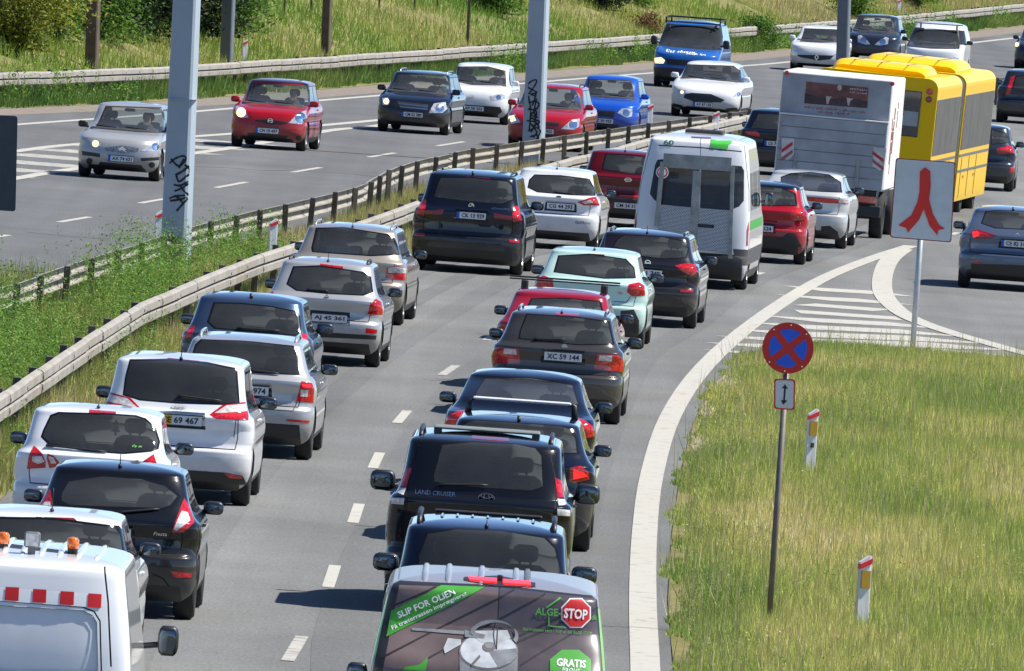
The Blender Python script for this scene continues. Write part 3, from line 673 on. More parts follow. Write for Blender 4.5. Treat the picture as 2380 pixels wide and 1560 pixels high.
# ================================================================ vehicles
WHITE=paint('white_paint',(.74,.75,.76)); BLACK=paint('black_paint',(.006,.006,.008)); NAVY=paint('navy_paint',(.004,.006,.014),.0)
SILVER=paint('silver_paint',(.47,.468,.46),.4,.34); BEIGE=paint('champagne_paint',(.42,.37,.31),.5,.36); GREYM=paint('grey_brown_paint',(.065,.058,.055),.4)
RED=paint('red_paint',(.36,.006,.014)); DRED=paint('dark_red_paint',(.13,.003,.008)); MINT=paint('mint_paint',(.50,.69,.64)); BLUE=paint('bright_blue_paint',(.012,.085,.50),.15)
SLATE=paint('slate_blue_paint',(.05,.085,.15),.5,.3); AUBER=paint('dark_aubergine_paint',(.014,.011,.016),.1); NIGHT=paint('night_blue_paint',(.005,.008,.022),.05)
STEELB=paint('steel_blue_paint',(.10,.135,.20),.5,.3); PEARL=paint('pearl_silver_paint',(.60,.60,.58),.35,.35); VANBLUE=paint('van_blue_paint',(.02,.12,.42)); DGREY=paint('graphite_blue_paint',(.030,.037,.055),.4)
PINKRED=paint('faded_red_paint',(.30,.010,.025)); VANGREY=paint('grey_van_paint',(.27,.28,.32),.2,.5,.4); YEL=paint('bus_yellow_paint',(.82,.50,.002),0,.4,.25); ORANGE=plain('orange_beacon',(.9,.16,.01),.15,coat=1,noise=.3,scale=30)
GREEN=plain('leaf_green_print',(.05,.30,.03),.5,noise=.06); REDP=plain('red_print',(.55,.012,.012),.45,noise=.06); BLUEP=plain('blue_print',(.012,.06,.45),.45)
GREYPL=plain('grey_plastic',(.12,.125,.13),.6)
def YAW(lane,Y):
    T={'L':[(139,.3),(169,.6),(196,1.1),(225,1.8),(264,2.7),(312,3.5),(386,4.8)],'M':[(140,0),(174,.5),(203,1.1),(229,1.7),(260,2.5),(298,3.5),(326,4.3),(352,5.2)],
       'R':[(300,1.7),(390,3.0),(480,3.6)],'O':[(340,5.4),(404,5.2),(450,5.0),(573,4.6)]}[lane]
    return rad(float(np.interp(Y,[a for a,b in T],[b for a,b in T])))
def symm(p): return p+[(-x,z) for x,z in reversed(p)]
def make(name,label,cat,kind,dims,apex,lane,pm,dy=0.0,**k):
    L,Wd,Hh,zb,zr=dims; sp=shape(kind,L,Wd,Hh,zb,zr,**k); Y=G(apex[0],apex[1],Hh)[1]
    face=-1 if lane=='O' else 1
    return Car(name,label,cat,sp,apex,Hh,YAW(lane,Y)+rad(dy),face,pm,group={'L':'traffic queuing in the left lane','M':'traffic queuing in the middle lane','R':'traffic in the exit lane','O':'oncoming traffic'}[lane])
def fit_out(c,glassr=None,splits=None,side=None,mirror=None,lower=.34,lowmat=None,heads=2,sill=True,mz=None,ms=(.115,.06,.08),rim=ALLOY,ws=None,zlo=None,mout=.13):
    """equipment every car has: wheels, glazing, mirrors, seats, lower bumper, sills"""
    c.wheels(rim); c.windscreen(ws); c.side_windows(splits,side,zlo=zlo)
    if lower: c.cut('bumper_valance',lowmat or BLACKP,[(-c.sp['W']*.42,.18),(c.sp['W']*.42,.18),(c.sp['W']*.40,lower),(-c.sp['W']*.40,lower)],'rear',off=.002)
    if sill: c.arch()
    xs=c.sp['W']*.395; zb_=c.sp['zb']; c.seam([(xs*.97,.655),(xs,.78),(xs*.99,zb_-.03)],mirror=True,w=.011); c.seam([(-xs*.97,.655),(xs*.97,.655)],w=.012)
    c.mirrors(mirror,z=mz,size=ms,out=mout); c.interior(rearheads=heads)
def rear(c,items,win,wmirror=False,glassr=None,grow=1.07,**k):
    f,pts=win; p=c.px(f,pts); p=symm([(x if x>.06 else 0.0,z) for x,z in p]) if wmirror else p
    c.rear_window(p,glassr,grow)
    for it in items:
        nm,mt,f,pts=it[:4]; mir=len(it)>4 and it[4]
        if nm==TL and mt in (REDL,REDD):
            cx=sum(q[0] for q in pts)/len(pts); cy=sum(q[1] for q in pts)/len(pts)
            c.pcut('lamp_reflector',REDI if mt is REDL else REDL,f,[(cx+(x-cx)*.62,cy+(y-cy)*.52) for x,y in pts],mir,off=.001,wall=.01)
        c.pcut(nm,mt,f,pts,mir,off=.004,wall=.02)
    fit_out(c,**k)
def ctr(c,f,x,y): return c.px(f,[(x,y)])[0]
TL='tail_lamp'; HB='high_brake_lamp'; RF='reflector'
# ---- left queue
c=make('hatchback','white hatchback with short roof aerial, hidden below by the beacon van','car','hatch',(4.0,1.73,1.45,.98,1.37),(133,1172),'L',WHITE)
rear(c,[(HB,REDD,'G',[(245,482),(500,490),(520,505),(500,518),(260,498)]),(TL,REDL,'G',[(888,900),(925,895),(930,1000),(905,1040)],True)],('G',[(389,505),(775,552),(815,600),(830,700),(825,770),(389,740)]),True,GL_D,mz=1.06)
c.antenna(c.yr(c.sp['zr'])+.32,.22,0,.15); c.finish()
c=make('hatchback','black hatchback with tall red and clear tail lamps ahead of the white hatchback','car','hatch',(3.97,1.72,1.48,.99,1.39),(290,1067),'L',BLACK,ro=.55)
lp=[(1250,355),(1290,400),(1320,520),(1250,585),(1165,585),(1215,450)]
rear(c,[(HB,REDD,'G',[(705,200),(930,215),(930,235),(705,222)]),('reversing_lamp',WHITEL,'G',[(1235,440),(1275,450),(1295,505),(1200,575),(1180,565)],True),(TL,REDL,'G',lp,True),
  (RF,REDL,'G',[(1158,850),(1305,865),(1300,893),(1185,893)],True)],('G',[(470,240),(700,205),(960,225),(1120,270),(1205,340),(1160,400),(1100,420),(480,400),(420,370),(420,320)]),False,GL_D,mz=1.03)
c.plate((ctr(c,'G',889,600)[0]-.25,ctr(c,'G',889,600)[1]-.005),'BD 41 933'); c.letters('script_lettering','Fiesta',ctr(c,'G',1092,597),.13,.035,CHROME,shear=.3)
c.wiper(ctr(c,'G',800,450),ctr(c,'G',1085,425)); c.seam([ctr(c,'G',x,y) for x,y in ((1215,450),(1165,590),(1120,700))],mirror=True)
c.seam([ctr(c,'G',x,y) for x,y in ((1040,870),(1110,900),(1200,1020),(1230,1035))],mirror=True,w=.016); c.antenna(h=.15); c.finish()
c=make('hatchback','white hatchback with twin-lens tail lamps and a small tree hanging in the window','car','hatch',(3.75,1.70,1.50,1.0,1.40),(240,935),'L',WHITE,rw=.40)
l1=[(355,475),(440,560),(475,640),(475,705),(280,718),(300,580)]; l2=[(495,560),(560,580),(610,640),(625,690),(515,710),(485,610)]
rear(c,[(HB,REDL,'K',[(930,103),(1208,125),(1200,157),(925,132)]),('reversing_lamp',WHITEL,'K',[(335,590),(430,585),(465,640),(400,665),(335,640)],True),(TL,REDL,'K',l1,True),
  ('reversing_lamp',WHITEL,'K',[(505,585),(555,600),(585,660),(530,665)],True),(TL,REDL,'K',l2,True)],
  ('K',[(620,140),(1100,155),(1400,175),(1500,205),(1600,290),(1645,430),(1630,500),(1560,525),(1280,548),(900,520),(520,450),(445,380),(470,310),(540,170)]),False,GL_L,1.035,mz=1.04,ws=GL_L,heads=0)
c.wiper(ctr(c,'K',480,470),ctr(c,'K',1110,538)); c.antenna(c.yr(c.sp['zr'])+.25,.12,0,.4)
A=Acc(); q=ctr(c,'K',1095,320); yw=c.yf(1.25)-.35
A.prism([(0,.09),(.035,.02),(.015,.02),(.05,-.05),(.012,-.05),(.012,-.09),(-.012,-.09),(-.012,-.05),(-.05,-.05),(-.015,.02),(-.035,.02)],lambda a,b:(q[0]+.05+a,yw,q[1]+b-.02),lambda a,b:(q[0]+.05+a,yw+.01,q[1]+b-.02)); A.mk('air_freshener',INK,c.root)
A=Acc(); q,f=text2d('~4,3',.10,.035,.02); c.wrap('window_sticker',[(a+ctr(c,'K',1425,480)[0],b+ctr(c,'K',1425,480)[1]) for a,b in q],f,plain('lime_print',(.2,.6,.12),.5)); c.finish()
c=make('people_carrier','white people carrier with a big tinted rear window and yellow-and-white plate','car','hatch',(4.52,1.83,1.66,1.03,1.56),(435,817),'L',WHITE,rw=.395,ro=.42)
rear(c,[(HB,REDD,'Q',[(1140,990),(1355,1012),(1345,1028),(1150,1010)]),('reversing_lamp',WHITEL,'Q',[(1460,1365),(1540,1312),(1690,1303),(1697,1352)],True),(TL,REDL,'Q',[(1425,1375),(1520,1305),(1700,1290),(1708,1385),(1690,1412),(1470,1405)],True),
  (RF,REDL,'G',[(1520,180),(1650,200),(1640,222),(1560,218)],True),('bumper_insert',BLACKP,'G',[(700,160),(1230,160),(1540,180),(1650,205),(1690,260),(1230,330),(700,330)],True)],
  ('Q',[(890,1010),(1150,1008),(1400,1030),(1600,1068),(1618,1290),(1500,1300),(1200,1290),(960,1270),(845,1235),(860,1120)]),False,GL_V,1.03,mz=1.10,ms=(.13,.07,.085))
c.plate(ctr(c,'Q',1222,1413),'CE 69 467',yellow=True); c.emblem(ctr(c,'Q',1217,1325),.085,.036,'disc',CHROME)
c.letters('script_lettering','Ford',ctr(c,'Q',1217,1325),.10,.04,NIGHT,off=.016,shear=.2); c.wiper(ctr(c,'Q',1210,1245),ctr(c,'Q',1510,1280)); c.antenna(c.yr(c.sp['zr'])+.2,.18,0,.1)
c.seam([ctr(c,'Q',x,y) for x,y in ((1605,1410),(1590,1530))],mirror=True); c.finish()
c=make('estate_car','silver estate with roof rails and its high brake light glowing','car','estate',(4.66,1.81,1.46,.99,1.37),(590,772),'L',SILVER,ro=.40)
rear(c,[(HB,BRAKE,'Q',[(1610,873),(1815,890),(1812,908),(1612,892)]),('lit_lens',BRAKE,'Q',[(2058,1166),(2110,1172),(2108,1192),(2055,1186)],True),('reversing_lamp',WHITEL,'Q',[(2045,1205),(2095,1210),(2090,1255),(2040,1250)],True),
  (TL,REDL,'Q',[(2050,1148),(2120,1160),(2135,1200),(2130,1295),(2015,1285)],True),(RF,REDL,'Q',[(1950,1406),(2105,1416),(2100,1432),(1945,1420)],True)],
  ('Q',[(1726,885),(1985,912),(2015,950),(2035,1110),(1726,1085)]),True,GL_V,1.03,mz=1.03,lower=.44)
c.plate((ctr(c,'Q',1826,1218)[0]-.25,ctr(c,'Q',1760,1215)[1]),'AF 36 974'); c.rails(SILVER,h=.06); c.wiper(ctr(c,'Q',1700,1070),ctr(c,'Q',1900,1095))
c.seam([ctr(c,'Q',x,y) for x,y in ((2020,1290),(1990,1352),(1700,1330))],mirror=True); c.finish()
c=make('hatchback','dark slate-blue hatchback with shark-fin aerial beside the median weeds','car','hatch',(4.1,1.76,1.52,1.0,1.42),(597,677),'L',SLATE,ro=.45,rw=.385)
rear(c,[(HB,REDD,'U',[(760,655),(985,672),(980,690),(760,672)]),(TL,REDL,'U',[(1245,900),(1330,905),(1330,1010),(1260,1000)],True)],('U',[(540,650),(760,655),(1000,680),(1200,720),(1225,760),(1240,910),(880,880),(545,850),(490,800)]),False,GL_D,1.05,mz=1.07,ms=(.13,.07,.085))
c.antenna(h=.14,fin=True); c.wiper(ctr(c,'U',720,850),ctr(c,'U',1080,875)); c.finish()
c=make('estate_car','silver compact estate with short roof rails following the beige estate','car','estate',(4.2,1.72,1.49,.97,1.40),(775,597),'L',SILVER,ro=.50)
rear(c,[(HB,REDL,'D',[(744,613),(797,620),(797,626),(745,619)]),(TL,REDL,'E',[(345,1012),(385,1035),(402,1080),(395,1120),(290,1118),(305,1055)],True),(RF,REDL,'E',[(280,1212),(355,1222),(350,1250),(275,1245)],True),
  ('bumper_strip',BLACKP,'E',[(-320,1225),(0,1240),(350,1262),(345,1290),(0,1275),(-320,1255)])],('D',[(685,622),(745,620),(840,634),(858,645),(863,678),(840,685),(760,681),(692,674),(670,660)]),False,GL_D,1.05,mz=1.02)
c.plate(ctr(c,'D',766,740),'AJ 45 361'); c.emblem(ctr(c,'U',1462,600),.035,.05,'lozenge'); c.rails(BLACKP,h=.05,span=(.3,.7)); c.antenna(h=.12); c.wiper(ctr(c,'U',1300,530),ctr(c,'U',1480,545)); c.finish()
c=make('estate_car','beige estate with clear-and-red tail lamps and a crate in the back','car','estate',(4.75,1.81,1.49,.98,1.40),(835,517),'L',BEIGE,ro=.48)
rear(c,[('reversing_lamp',WHITEL,'E',[(430,800),(480,795),(555,805),(560,840),(425,835)],True),(TL,REDL,'E',[(420,800),(480,790),(560,800),(578,830),(575,890),(410,870)],True)],('D',[(738,532),(800,531),(898,546),(913,556),(928,590),(860,593),(730,584),(728,575)]),False,GL_L,1.05,mz=1.03,heads=3)
A=Acc(); q=ctr(c,'E',110,640); A.box(q[0]-.25,q[0]+.25,c.yr(1.0)+.45,c.yr(1.0)+.8,.93,1.14,.01); A.mk('crate',plain('blue_crate',(.1,.2,.25),.6),c.root)
c.rails(BEIGE,h=.05); c.antenna(h=.08); c.finish()
c=make('suv','tall navy SUV in the left lane with blue-banded plate','car','suv',(4.89,1.94,1.75,1.08,1.64),(1115,393),'L',NAVY,ro=.42,wr=.37,rw=.385,fa=.92,ra=.85)
rear(c,[(HB,REDD,'E',[(960,182),(1120,192),(1120,205),(960,196)]),(TL,REDL,'E',[(1285,380),(1330,385),(1345,420),(1345,478),(1280,490),(1275,430)],True),('inner_tail_lamp',REDD,'E',[(1145,432),(1275,450),(1275,478),(1155,466)],True),
  (RF,REDL,'E',[(1250,610),(1320,615),(1320,632),(1255,628)],True),('exhaust_tip',BLACKP,'E',[(1222,662),(1296,668),(1296,705),(1222,700)],True)],
  ('E',[(790,190),(1000,192),(1240,216),(1270,245),(1278,335),(1200,365),(1000,350),(745,320),(765,240)]),False,GL_D,1.05,mz=1.16,ms=(.13,.07,.09),lower=.42)
c.plate(ctr(c,'E',994,448),'CK 13 929',eu=True); c.emblem(ctr(c,'E',995,380),.05,.05,'roundel'); c.letters('lettering','xDrive30d',ctr(c,'E',1190,400),.30,.035,CHROME); c.rails(BLACKP,h=.04); c.antenna(fin=True); c.finish()
c=make('hatchback','white hatchback with small dark lettering on the bumper beside the navy SUV','car','hatch',(4.04,1.735,1.48,.98,1.40),(1305,387),'L',WHITE,ro=.52)
rear(c,[('reversing_lamp',WHITEL,'E',[(1745,355),(1805,340),(1825,360),(1770,368)],True),(TL,REDL,'E',[(1715,355),(1800,325),(1880,320),(1892,378),(1760,378)],True),(RF,REDL,'E',[(1862,495),(1886,488),(1880,530),(1855,535)],True)],
  ('E',[(1430,172),(1600,177),(1790,200),(1838,270),(1830,308),(1700,305),(1450,285),(1385,255),(1395,205)]),False,GL_D,1.04,mz=1.03)
c.plate(ctr(c,'E',1603,385),'CG 44 293'); c.letters('lettering','GoMore',ctr(c,'E',1752,495),.27,.055,INK); c.antenna(h=.12); c.emblem(ctr(c,'E',1590,318),.05,.02); c.wiper(ctr(c,'E',1560,285),ctr(c,'E',1700,300)); c.finish()
c=make('hatchback','dark red hatchback half hidden behind the white minibus','car','hatch',(3.7,1.66,1.50,1.0,1.41),(1463,346),'L',DRED,ro=.36,rw=.39)
rear(c,[(TL,REDL,'D',[(1395,437),(1410,438),(1412,460),(1398,460)],True),('bumper_insert',BLACKP,'M',[(200,690),(500,690),(500,712),(200,712)],True)],('B',[(1915,1050),(2080,1058),(2270,1085),(2290,1180),(2080,1180),(1890,1150)]),False,GL_D,1.06,mz=1.04)
c.plate(ctr(c,'M',415,742),'CM 34 315'); c.emblem(ctr(c,'M',422,535),.075,.04,'ringbar'); c.antenna(h=.10); c.finish()
c=make('hatchback','dark blue hatchback mostly hidden behind the box lorry','car','hatch',(4.2,1.78,1.50,1.0,1.41),(1826,252),'L',NIGHT)
rear(c,[(TL,REDL,'C',[(480,890),(560,892),(585,912),(580,930),(500,915)],True)],('C',[(575,775),(700,778),(830,790),(870,880),(700,880),(525,870)]),False,GL_D,1.05)
c.plate(ctr(c,'C',690,978),'CE 70 118',eu=True); c.finish()
# ---- middle queue
c=make('suv','dark navy SUV with roof rails and crossbar, cut off by the advert van','car','suv',(4.45,1.80,1.68,1.06,1.57),(1135,1196),'M',NIGHT,rw=.40,ro=.36,wr=.34)
rear(c,[(HB,REDD,'H',[(1000,1240),(1230,1262),(1228,1276),(1000,1256)])],('H',[(700,1250),(900,1220),(1200,1232),(1490,1280),(1560,1350),(1600,1500),(1605,1560),(640,1530),(640,1400)]),False,GL_D,1.04,mz=1.14,ms=(.14,.07,.10))
c.rails(BLACKP,h=.08,r=.026); A=Acc(); zz=c.zroof(0,.35); A.box(-.5,.5,.30,.40,zz+.03,zz+.06,.01); A.mk('crossbar',BLACKP,c.root)
for k in range(7): c.rib(-.42+.14*k,-1.0,.6,.018,NIGHT)
c.antenna(h=.07); c.finish()
c=make('suv','black off-roader with silver capital lettering and stacked tail lamps','car','suv',(4.72,1.90,1.84,1.20,1.73),(1135,996),'M',BLACK,rw=.405,ro=.38,wr=.38,ra=.95,fa=.85)
rear(c,[(HB,REDD,'H',[(1000,583),(1250,600),(1250,625),(995,605)]),(TL,REDL,'H',[(1562,868),(1610,890),(1645,1000),(1580,1005)],True),('indicator_lamp',WHITEL,'H',[(1580,1012),(1655,1018),(1665,1052),(1590,1060)],True),('reversing_lamp',WHITEL,'H',[(1580,1080),(1665,1090),(1665,1130),(1580,1125)],True)],
  ('H',[(800,645),(1000,628),(1300,642),(1430,670),(1470,720),(1480,930),(1400,955),(1000,930),(745,895),(740,850)]),False,GL_D,1.0,mz=1.20,ms=(.15,.08,.125),mout=.17)
c.emblem(ctr(c,'H',1097,1008),.085,.055,'ring3'); c.letters('lettering','LAND CRUISER',ctr(c,'H',750,973),.41,.045,CHROME); c.rails(BLACKP,h=.05,r=.024)
A=Acc(); zz=c.zroof(0,-.9); A.box(-.54,.54,-1.3,-.75,zz+.012,zz+.04,.01); A.box(-.54,-.46,-1.2,-.9,zz-.03,zz+.02); A.box(.46,.54,-1.2,-.9,zz-.03,zz+.02); A.mk('roof_platform',plain('grey_rack',(.17,.19,.18),.6),c.root)
c.wiper(ctr(c,'H',770,912),ctr(c,'H',1110,918)); A=Acc(); q=ctr(c,'H',1010,820)
A.box(q[0]-.13,q[0]+.13,c.yr(1.3)+.5,c.yr(1.3)+.7,1.12,1.30,.02); A.mk('parcel',REDP,c.root)
c.seam([ctr(c,'H',x,y) for x,y in ((1520,640),(1565,860),(1570,1180))],mirror=True); c.finish()
c=make('estate_car','midnight-blue estate with a bright silver roof bar in the middle lane','car','estate',(4.62,1.81,1.44,.98,1.35),(1212,957),'M',NIGHT,ro=.55)
rear(c,[('lit_lens',BRAKE,'H',[(1690,812),(1760,835),(1785,860),(1690,880)],True),(TL,REDL,'H',[(1665,800),(1740,790),(1790,830),(1795,880),(1700,905),(1660,890)],True)],('H',[(1340,500),(1600,515),(1660,540),(1700,600),(1712,700),(1340,690)]),True,GL_D,1.05,mz=1.03)
A=Acc(); zz=c.zroof(0,.1); A.box(-.55,.55,.04,.14,zz+.115,zz+.15,.012); A.mk('roof_bar',plain('brushed_silver',(.75,.76,.78),.4,noise=.05),c.root); A=Acc()
for sg in(1,-1): A=Acc(); A.tube([(sg*.52,.09,zz+.13),(sg*.585,.09,zz+.11),(sg*.60,.06,zz-.05)],[.03,.035,.04],8); A.mk('bar_foot',BLACKP,c.root,True)
c.antenna(fin=True); c.finish()
c=make('saloon','dark blue saloon ahead of the estate with the silver roof bar','car','sedan',(4.65,1.80,1.48,1.02,1.37),(1225,858),'M',NAVY,rw=.37)
rear(c,[(TL,REDL,'H',[(1700,455),(1760,475),(1820,520),(1832,585),(1780,600),(1745,550)],True)],('H',[(1090,195),(1400,192),(1680,242),(1720,370),(1400,358),(1020,318),(1040,270)]),False,GL_D,1.04,mz=1.05,ms=(.12,.07,.08))
c.finish()
c=make('estate_car','grey-brown estate with boxy red tail lamps and plate XC 59 144','car','estate',(4.80,1.79,1.47,.99,1.38),(1315,713),'M',GREYM,ro=.46)
rear(c,[(HB,REDL,'L',[(1440,395),(1620,405),(1615,428),(1425,415)]),('reversing_lamp',WHITEL,'L',[(1782,738),(1882,742),(1878,786),(1772,778)],True),(TL,REDL,'L',[(1765,730),(1930,735),(1972,790),(1970,870),(1735,845)],True)],
  ('L',[(1210,415),(1600,440),(1845,472),(1885,645),(1600,648),(1150,600),(1160,540)]),False,GL_D,1.04,mz=1.02)
c.plate(ctr(c,'L',1492,750),'XC 59 144'); c.emblem(ctr(c,'L',1503,670),.04,.04); c.wiper(ctr(c,'L',1260,605),ctr(c,'L',1515,610)); c.rails(GREYM,h=.045); c.antenna(h=.06); c.finish()
c=make('hatchback','faded red hatchback carrying black ski bars across its roof','car','hatch',(4.1,1.72,1.43,.97,1.34),(1312,668),'M',PINKRED,ro=.6)
rear(c,[(TL,REDL,'L',[(1800,560),(1870,565),(1870,640),(1800,630)],True)],('L',[(1250,290),(1500,287),(1775,312),(1800,400),(1795,460),(1200,440),(1190,400)]),False,GL_L,1.05)
A=Acc(); zz=c.zroof(0,.0); A.box(-.78,.78,.0,.05,zz+.115,zz+.14,.006); A.box(-.78,.78,-.02,.07,zz+.085,zz+.105,.006); A.mk('ski_bar',BLACKP,c.root); A=Acc()
for sg in(1,-1): A=Acc(); A.box(sg*.56-.05,sg*.56+.05,-.05,.10,zz-.06,zz+.09,.02); A.mk('bar_foot',BLACKP,c.root)
c.finish()
c=make('hatchback','pale mint hatchback with rounded red tail lamps','car','hatch',(4.0,1.75,1.474,.99,1.39),(1390,573),'M',MINT,ro=.52)
rear(c,[(HB,REDD,'E',[(1790,706),(1900,712),(1898,722),(1790,716)]),(TL,REDL,'E',[(2065,915),(2135,900),(2172,925),(2175,990),(2085,997),(2052,965)],True),('bumper_corner',BLACKP,'E',[(2010,1095),(2100,1085),(2135,1160),(2172,1300),(2090,1300),(2005,1200)],True)],
  ('E',[(1595,722),(1800,712),(2040,745),(2095,800),(2105,868),(1900,870),(1565,828)]),False,GL_D,1.04,mz=1.04,ms=(.13,.07,.085),lower=.50)
c.emblem(ctr(c,'L',1943,243),.035,.02,'disc'); c.antenna(h=.08); c.seam([ctr(c,'E',x,y) for x,y in ((2075,1000),(2050,1035),(1960,1030))],mirror=True); c.finish()
c=make('estate_car','dark aubergine estate between the mint hatchback and the minibus','car','estate',(4.7,1.81,1.50,1.0,1.41),(1515,531),'M',AUBER,ro=.50)
rear(c,[(TL,REDL,'M',[(795,1215),(880,1197),(950,1202),(975,1262),(930,1298),(860,1268)],True),(RF,REDL,'M',[(830,1408),(935,1412),(935,1428),(840,1425)],True)],('M',[(390,975),(700,992),(855,1022),(895,1080),(878,1148),(700,1158),(540,1140),(310,1060),(340,1010)]),False,GL_D,1.04,mz=1.03)
c.plate((ctr(c,'M',690,1283)[0]-.25,ctr(c,'M',640,1280)[1]),'BC 51 740'); c.emblem(ctr(c,'M',577,1195),.05,.05,'ringbar'); c.antenna(h=.12); c.rails(AUBER,h=.035); c.finish()
c=make('hatchback','bright red hatchback with dark roof, right of the minibus','car','hatch',(4.0,1.75,1.474,.99,1.39),(1786,419),'M',RED,ro=.50)
c.roofpaint=NIGHT
rear(c,[('lit_lens',BRAKE,'M',[(1755,775),(1800,775),(1800,800),(1760,800)],True),(TL,REDL,'M',[(1720,770),(1790,762),(1820,790),(1820,852),(1725,857),(1705,810)],True),('bumper_corner',BLACKP,'M',[(1640,990),(1690,955),(1745,960),(1770,1010),(1800,1060),(1640,1110)],True)],
  ('M',[(1535,592),(1640,605),(1735,642),(1750,735),(1535,735)]),True,GL_D,1.06,lower=.50)
c.plate((ctr(c,'M',1572,925)[0]-.25,ctr(c,'M',1550,925)[1]),'AV 98 524'); g=[p for p in c.polys if sum(q[2] for q in p)/len(p)>1.36]; c.polys=[p for p in c.polys if sum(q[2] for q in p)/len(p)<=1.36]; c.box=c.boxes(c.polys); c.emit('roof_panel',g,NIGHT); c.finish()
c=make('hatchback','pearl silver hatchback with full-width red lamp bar behind the lorry','car','hatch',(4.25,1.77,1.44,1.02,1.36),(1885,394),'M',PEARL,ro=.95)
rear(c,[('lit_lens',WHITEL,'C',[(1120,1358),(1180,1366),(1182,1384),(1120,1378)],True),(TL,REDL,'C',[(905,1338),(1050,1348),(1185,1362),(1190,1388),(1040,1380),(905,1366)],True),('bumper_insert',BLACKP,'F',[(1000,95),(1060,90),(1110,130),(1130,190),(1000,190)],True)],
  ('C',[(735,1205),(800,1182),(930,1175),(1050,1192),(1125,1240),(1135,1305),(1000,1300),(880,1290),(735,1240)]),False,GL_D,1.05)
c.finish()
# ---- exit lane
c=make('estate_car','steel-blue estate with lit tail lamps in the exit lane behind the arrow sign','car','estate',(4.80,1.84,1.48,1.0,1.38),(2356,478),'R',STEELB,ro=.70)
rear(c,[(HB,BRAKE,'P',[(490,1060),(562,1058),(640,1068),(640,1080),(490,1077)]),('lit_lens',BRAKE,'P',[(268,1176),(300,1170),(308,1195),(275,1207)],True),(TL,REDD,'P',[(262,1172),(300,1160),(410,1197),(380,1212),(290,1213)],True),(RF,REDL,'P',[(275,1338),(315,1340),(312,1352),(275,1350)],True),('bumper_insert',BLACKP,'P',[(262,1355),(500,1362),(760,1375),(760,1440),(262,1430)])],
  ('P',[(350,1060),(420,1055),(600,1062),(650,1080),(680,1150),(600,1160),(400,1150),(325,1125)]),False,GL_D,1.05,mz=1.04,ms=(.13,.07,.085))
c.plate(ctr(c,'P',512,1243),'CE 82 314',eu=True); c.emblem(ctr(c,'P',525,1190),.05,.035,'chevrons'); c.antenna(fin=True); c.finish()
c=make('hatchback','glossy dark blue hatchback in the exit lane right of the bus','car','hatch',(4.04,1.735,1.48,.98,1.40),(2282,286),'R',DGREY,ro=.52)
rear(c,[(TL,REDL,'P',[(405,705),(480,684),(515,695),(512,728),(415,732)],True),(RF,REDL,'P',[(485,810),(510,800),(508,832),(480,838)],True)],('P',[(380,598),(460,615),(475,650),(476,668),(380,676)]),False,GL_D,1.05)
c.finish()
c=make('estate_car','near-black estate with tall red pillar lamps at the right edge','car','estate',(4.6,1.80,1.50,1.0,1.41),(2402,161),'R',DGREY,ro=.40)
rear(c,[(TL,REDL,'P',[(488,296),(512,288),(482,392),(455,402)],True)],('D',[(2362,178),(2400,176),(2450,184),(2455,212),(2400,215),(2355,208)]),False,GL_D,1.05)
c.finish()
# ---- vans, minibus, lorry, bus
def van_out(c,mz=1.25,ms=(.11,.07,.16),mout=.16,ws=None,lower=.36,seats=True):
    zr,zc=c.sp['zr'],c.sp['zc']; a,b=c.w(zc+.06)*.76,c.w(zr)*.80; c.wheels(); c.windscreen(ws,[(-a,zc+.035),(a,zc+.035),(b,zr-.05),(-b,zr-.05)]); c.mirrors(BLACKP,z=mz,size=ms,out=mout,y=c.yf(c.sp['zc'])-.25)
    c.cut('bumper_valance',BLACKP,[(-c.sp['W']*.46,.18),(c.sp['W']*.46,.18),(c.sp['W']*.46,lower),(-c.sp['W']*.46,lower)],'rear',off=.002); c.arch(ht=.34)
VK=dict(rw=.44,hood=.75,ws=.75,zh=.92,zc=1.14,wr=.34,ra=.95,fa=.85)
c=make('van','white works van with orange roof beacons and red-and-white chevron band','van','van',(5.0,1.92,1.99,1.1,1.86),(72,1254),'L',WHITE,**VK)
band=c.px('G',[(-700,905),(690,1005),(686,1100),(-700,1000)]); c.cut('reflective_band',WHITEPRINT,band,off=.004)
def quadwrap(c,name,mat,f,pts,off=.006,parent=None): return c.patch(name,c.px(f,pts),mat,off,parent)
for pts in ([(-145,943),(-55,950),(-60,1040),(-150,1035)],[(38,958),(130,962),(125,1055),(32,1048)],[(225,972),(316,977),(312,1068),(220,1062)],[(411,987),(504,992),(500,1083),(406,1077)],[(600,1002),(690,1008),(686,1102),(594,1095)]):
    quadwrap(c,'red_square',REDP,'G',pts,.008)
pb=plain('door_panel_white',(.66,.68,.70),.6,noise=.04); c.pcut('door_panel',pb,'G',[(0,1085),(560,1115),(630,1150),(660,1200),(668,1530),(0,1530)],True,off=-.02)
c.seam([ctr(c,'G',x,y) for x,y in ((-30,1050),(560,1093),(640,1125),(680,1190),(690,1560))],w=.012,mirror=False); c.seam([ctr(c,'G',x,y) for x,y in ((712,820),(735,1060),(755,1500))],mirror=True,w=.014)
c.seam([ctr(c,'G',x,y) for x,y in ((-500,640),(5,672),(700,742))],w=.012)
van_out(c,mz=1.16,ms=(.10,.07,.15),mout=.20)
for k in range(9): c.rib(-.60+.15*k,-2.0,1.0,.028,WHITE)
zr_=c.zroof(0,-1.9)
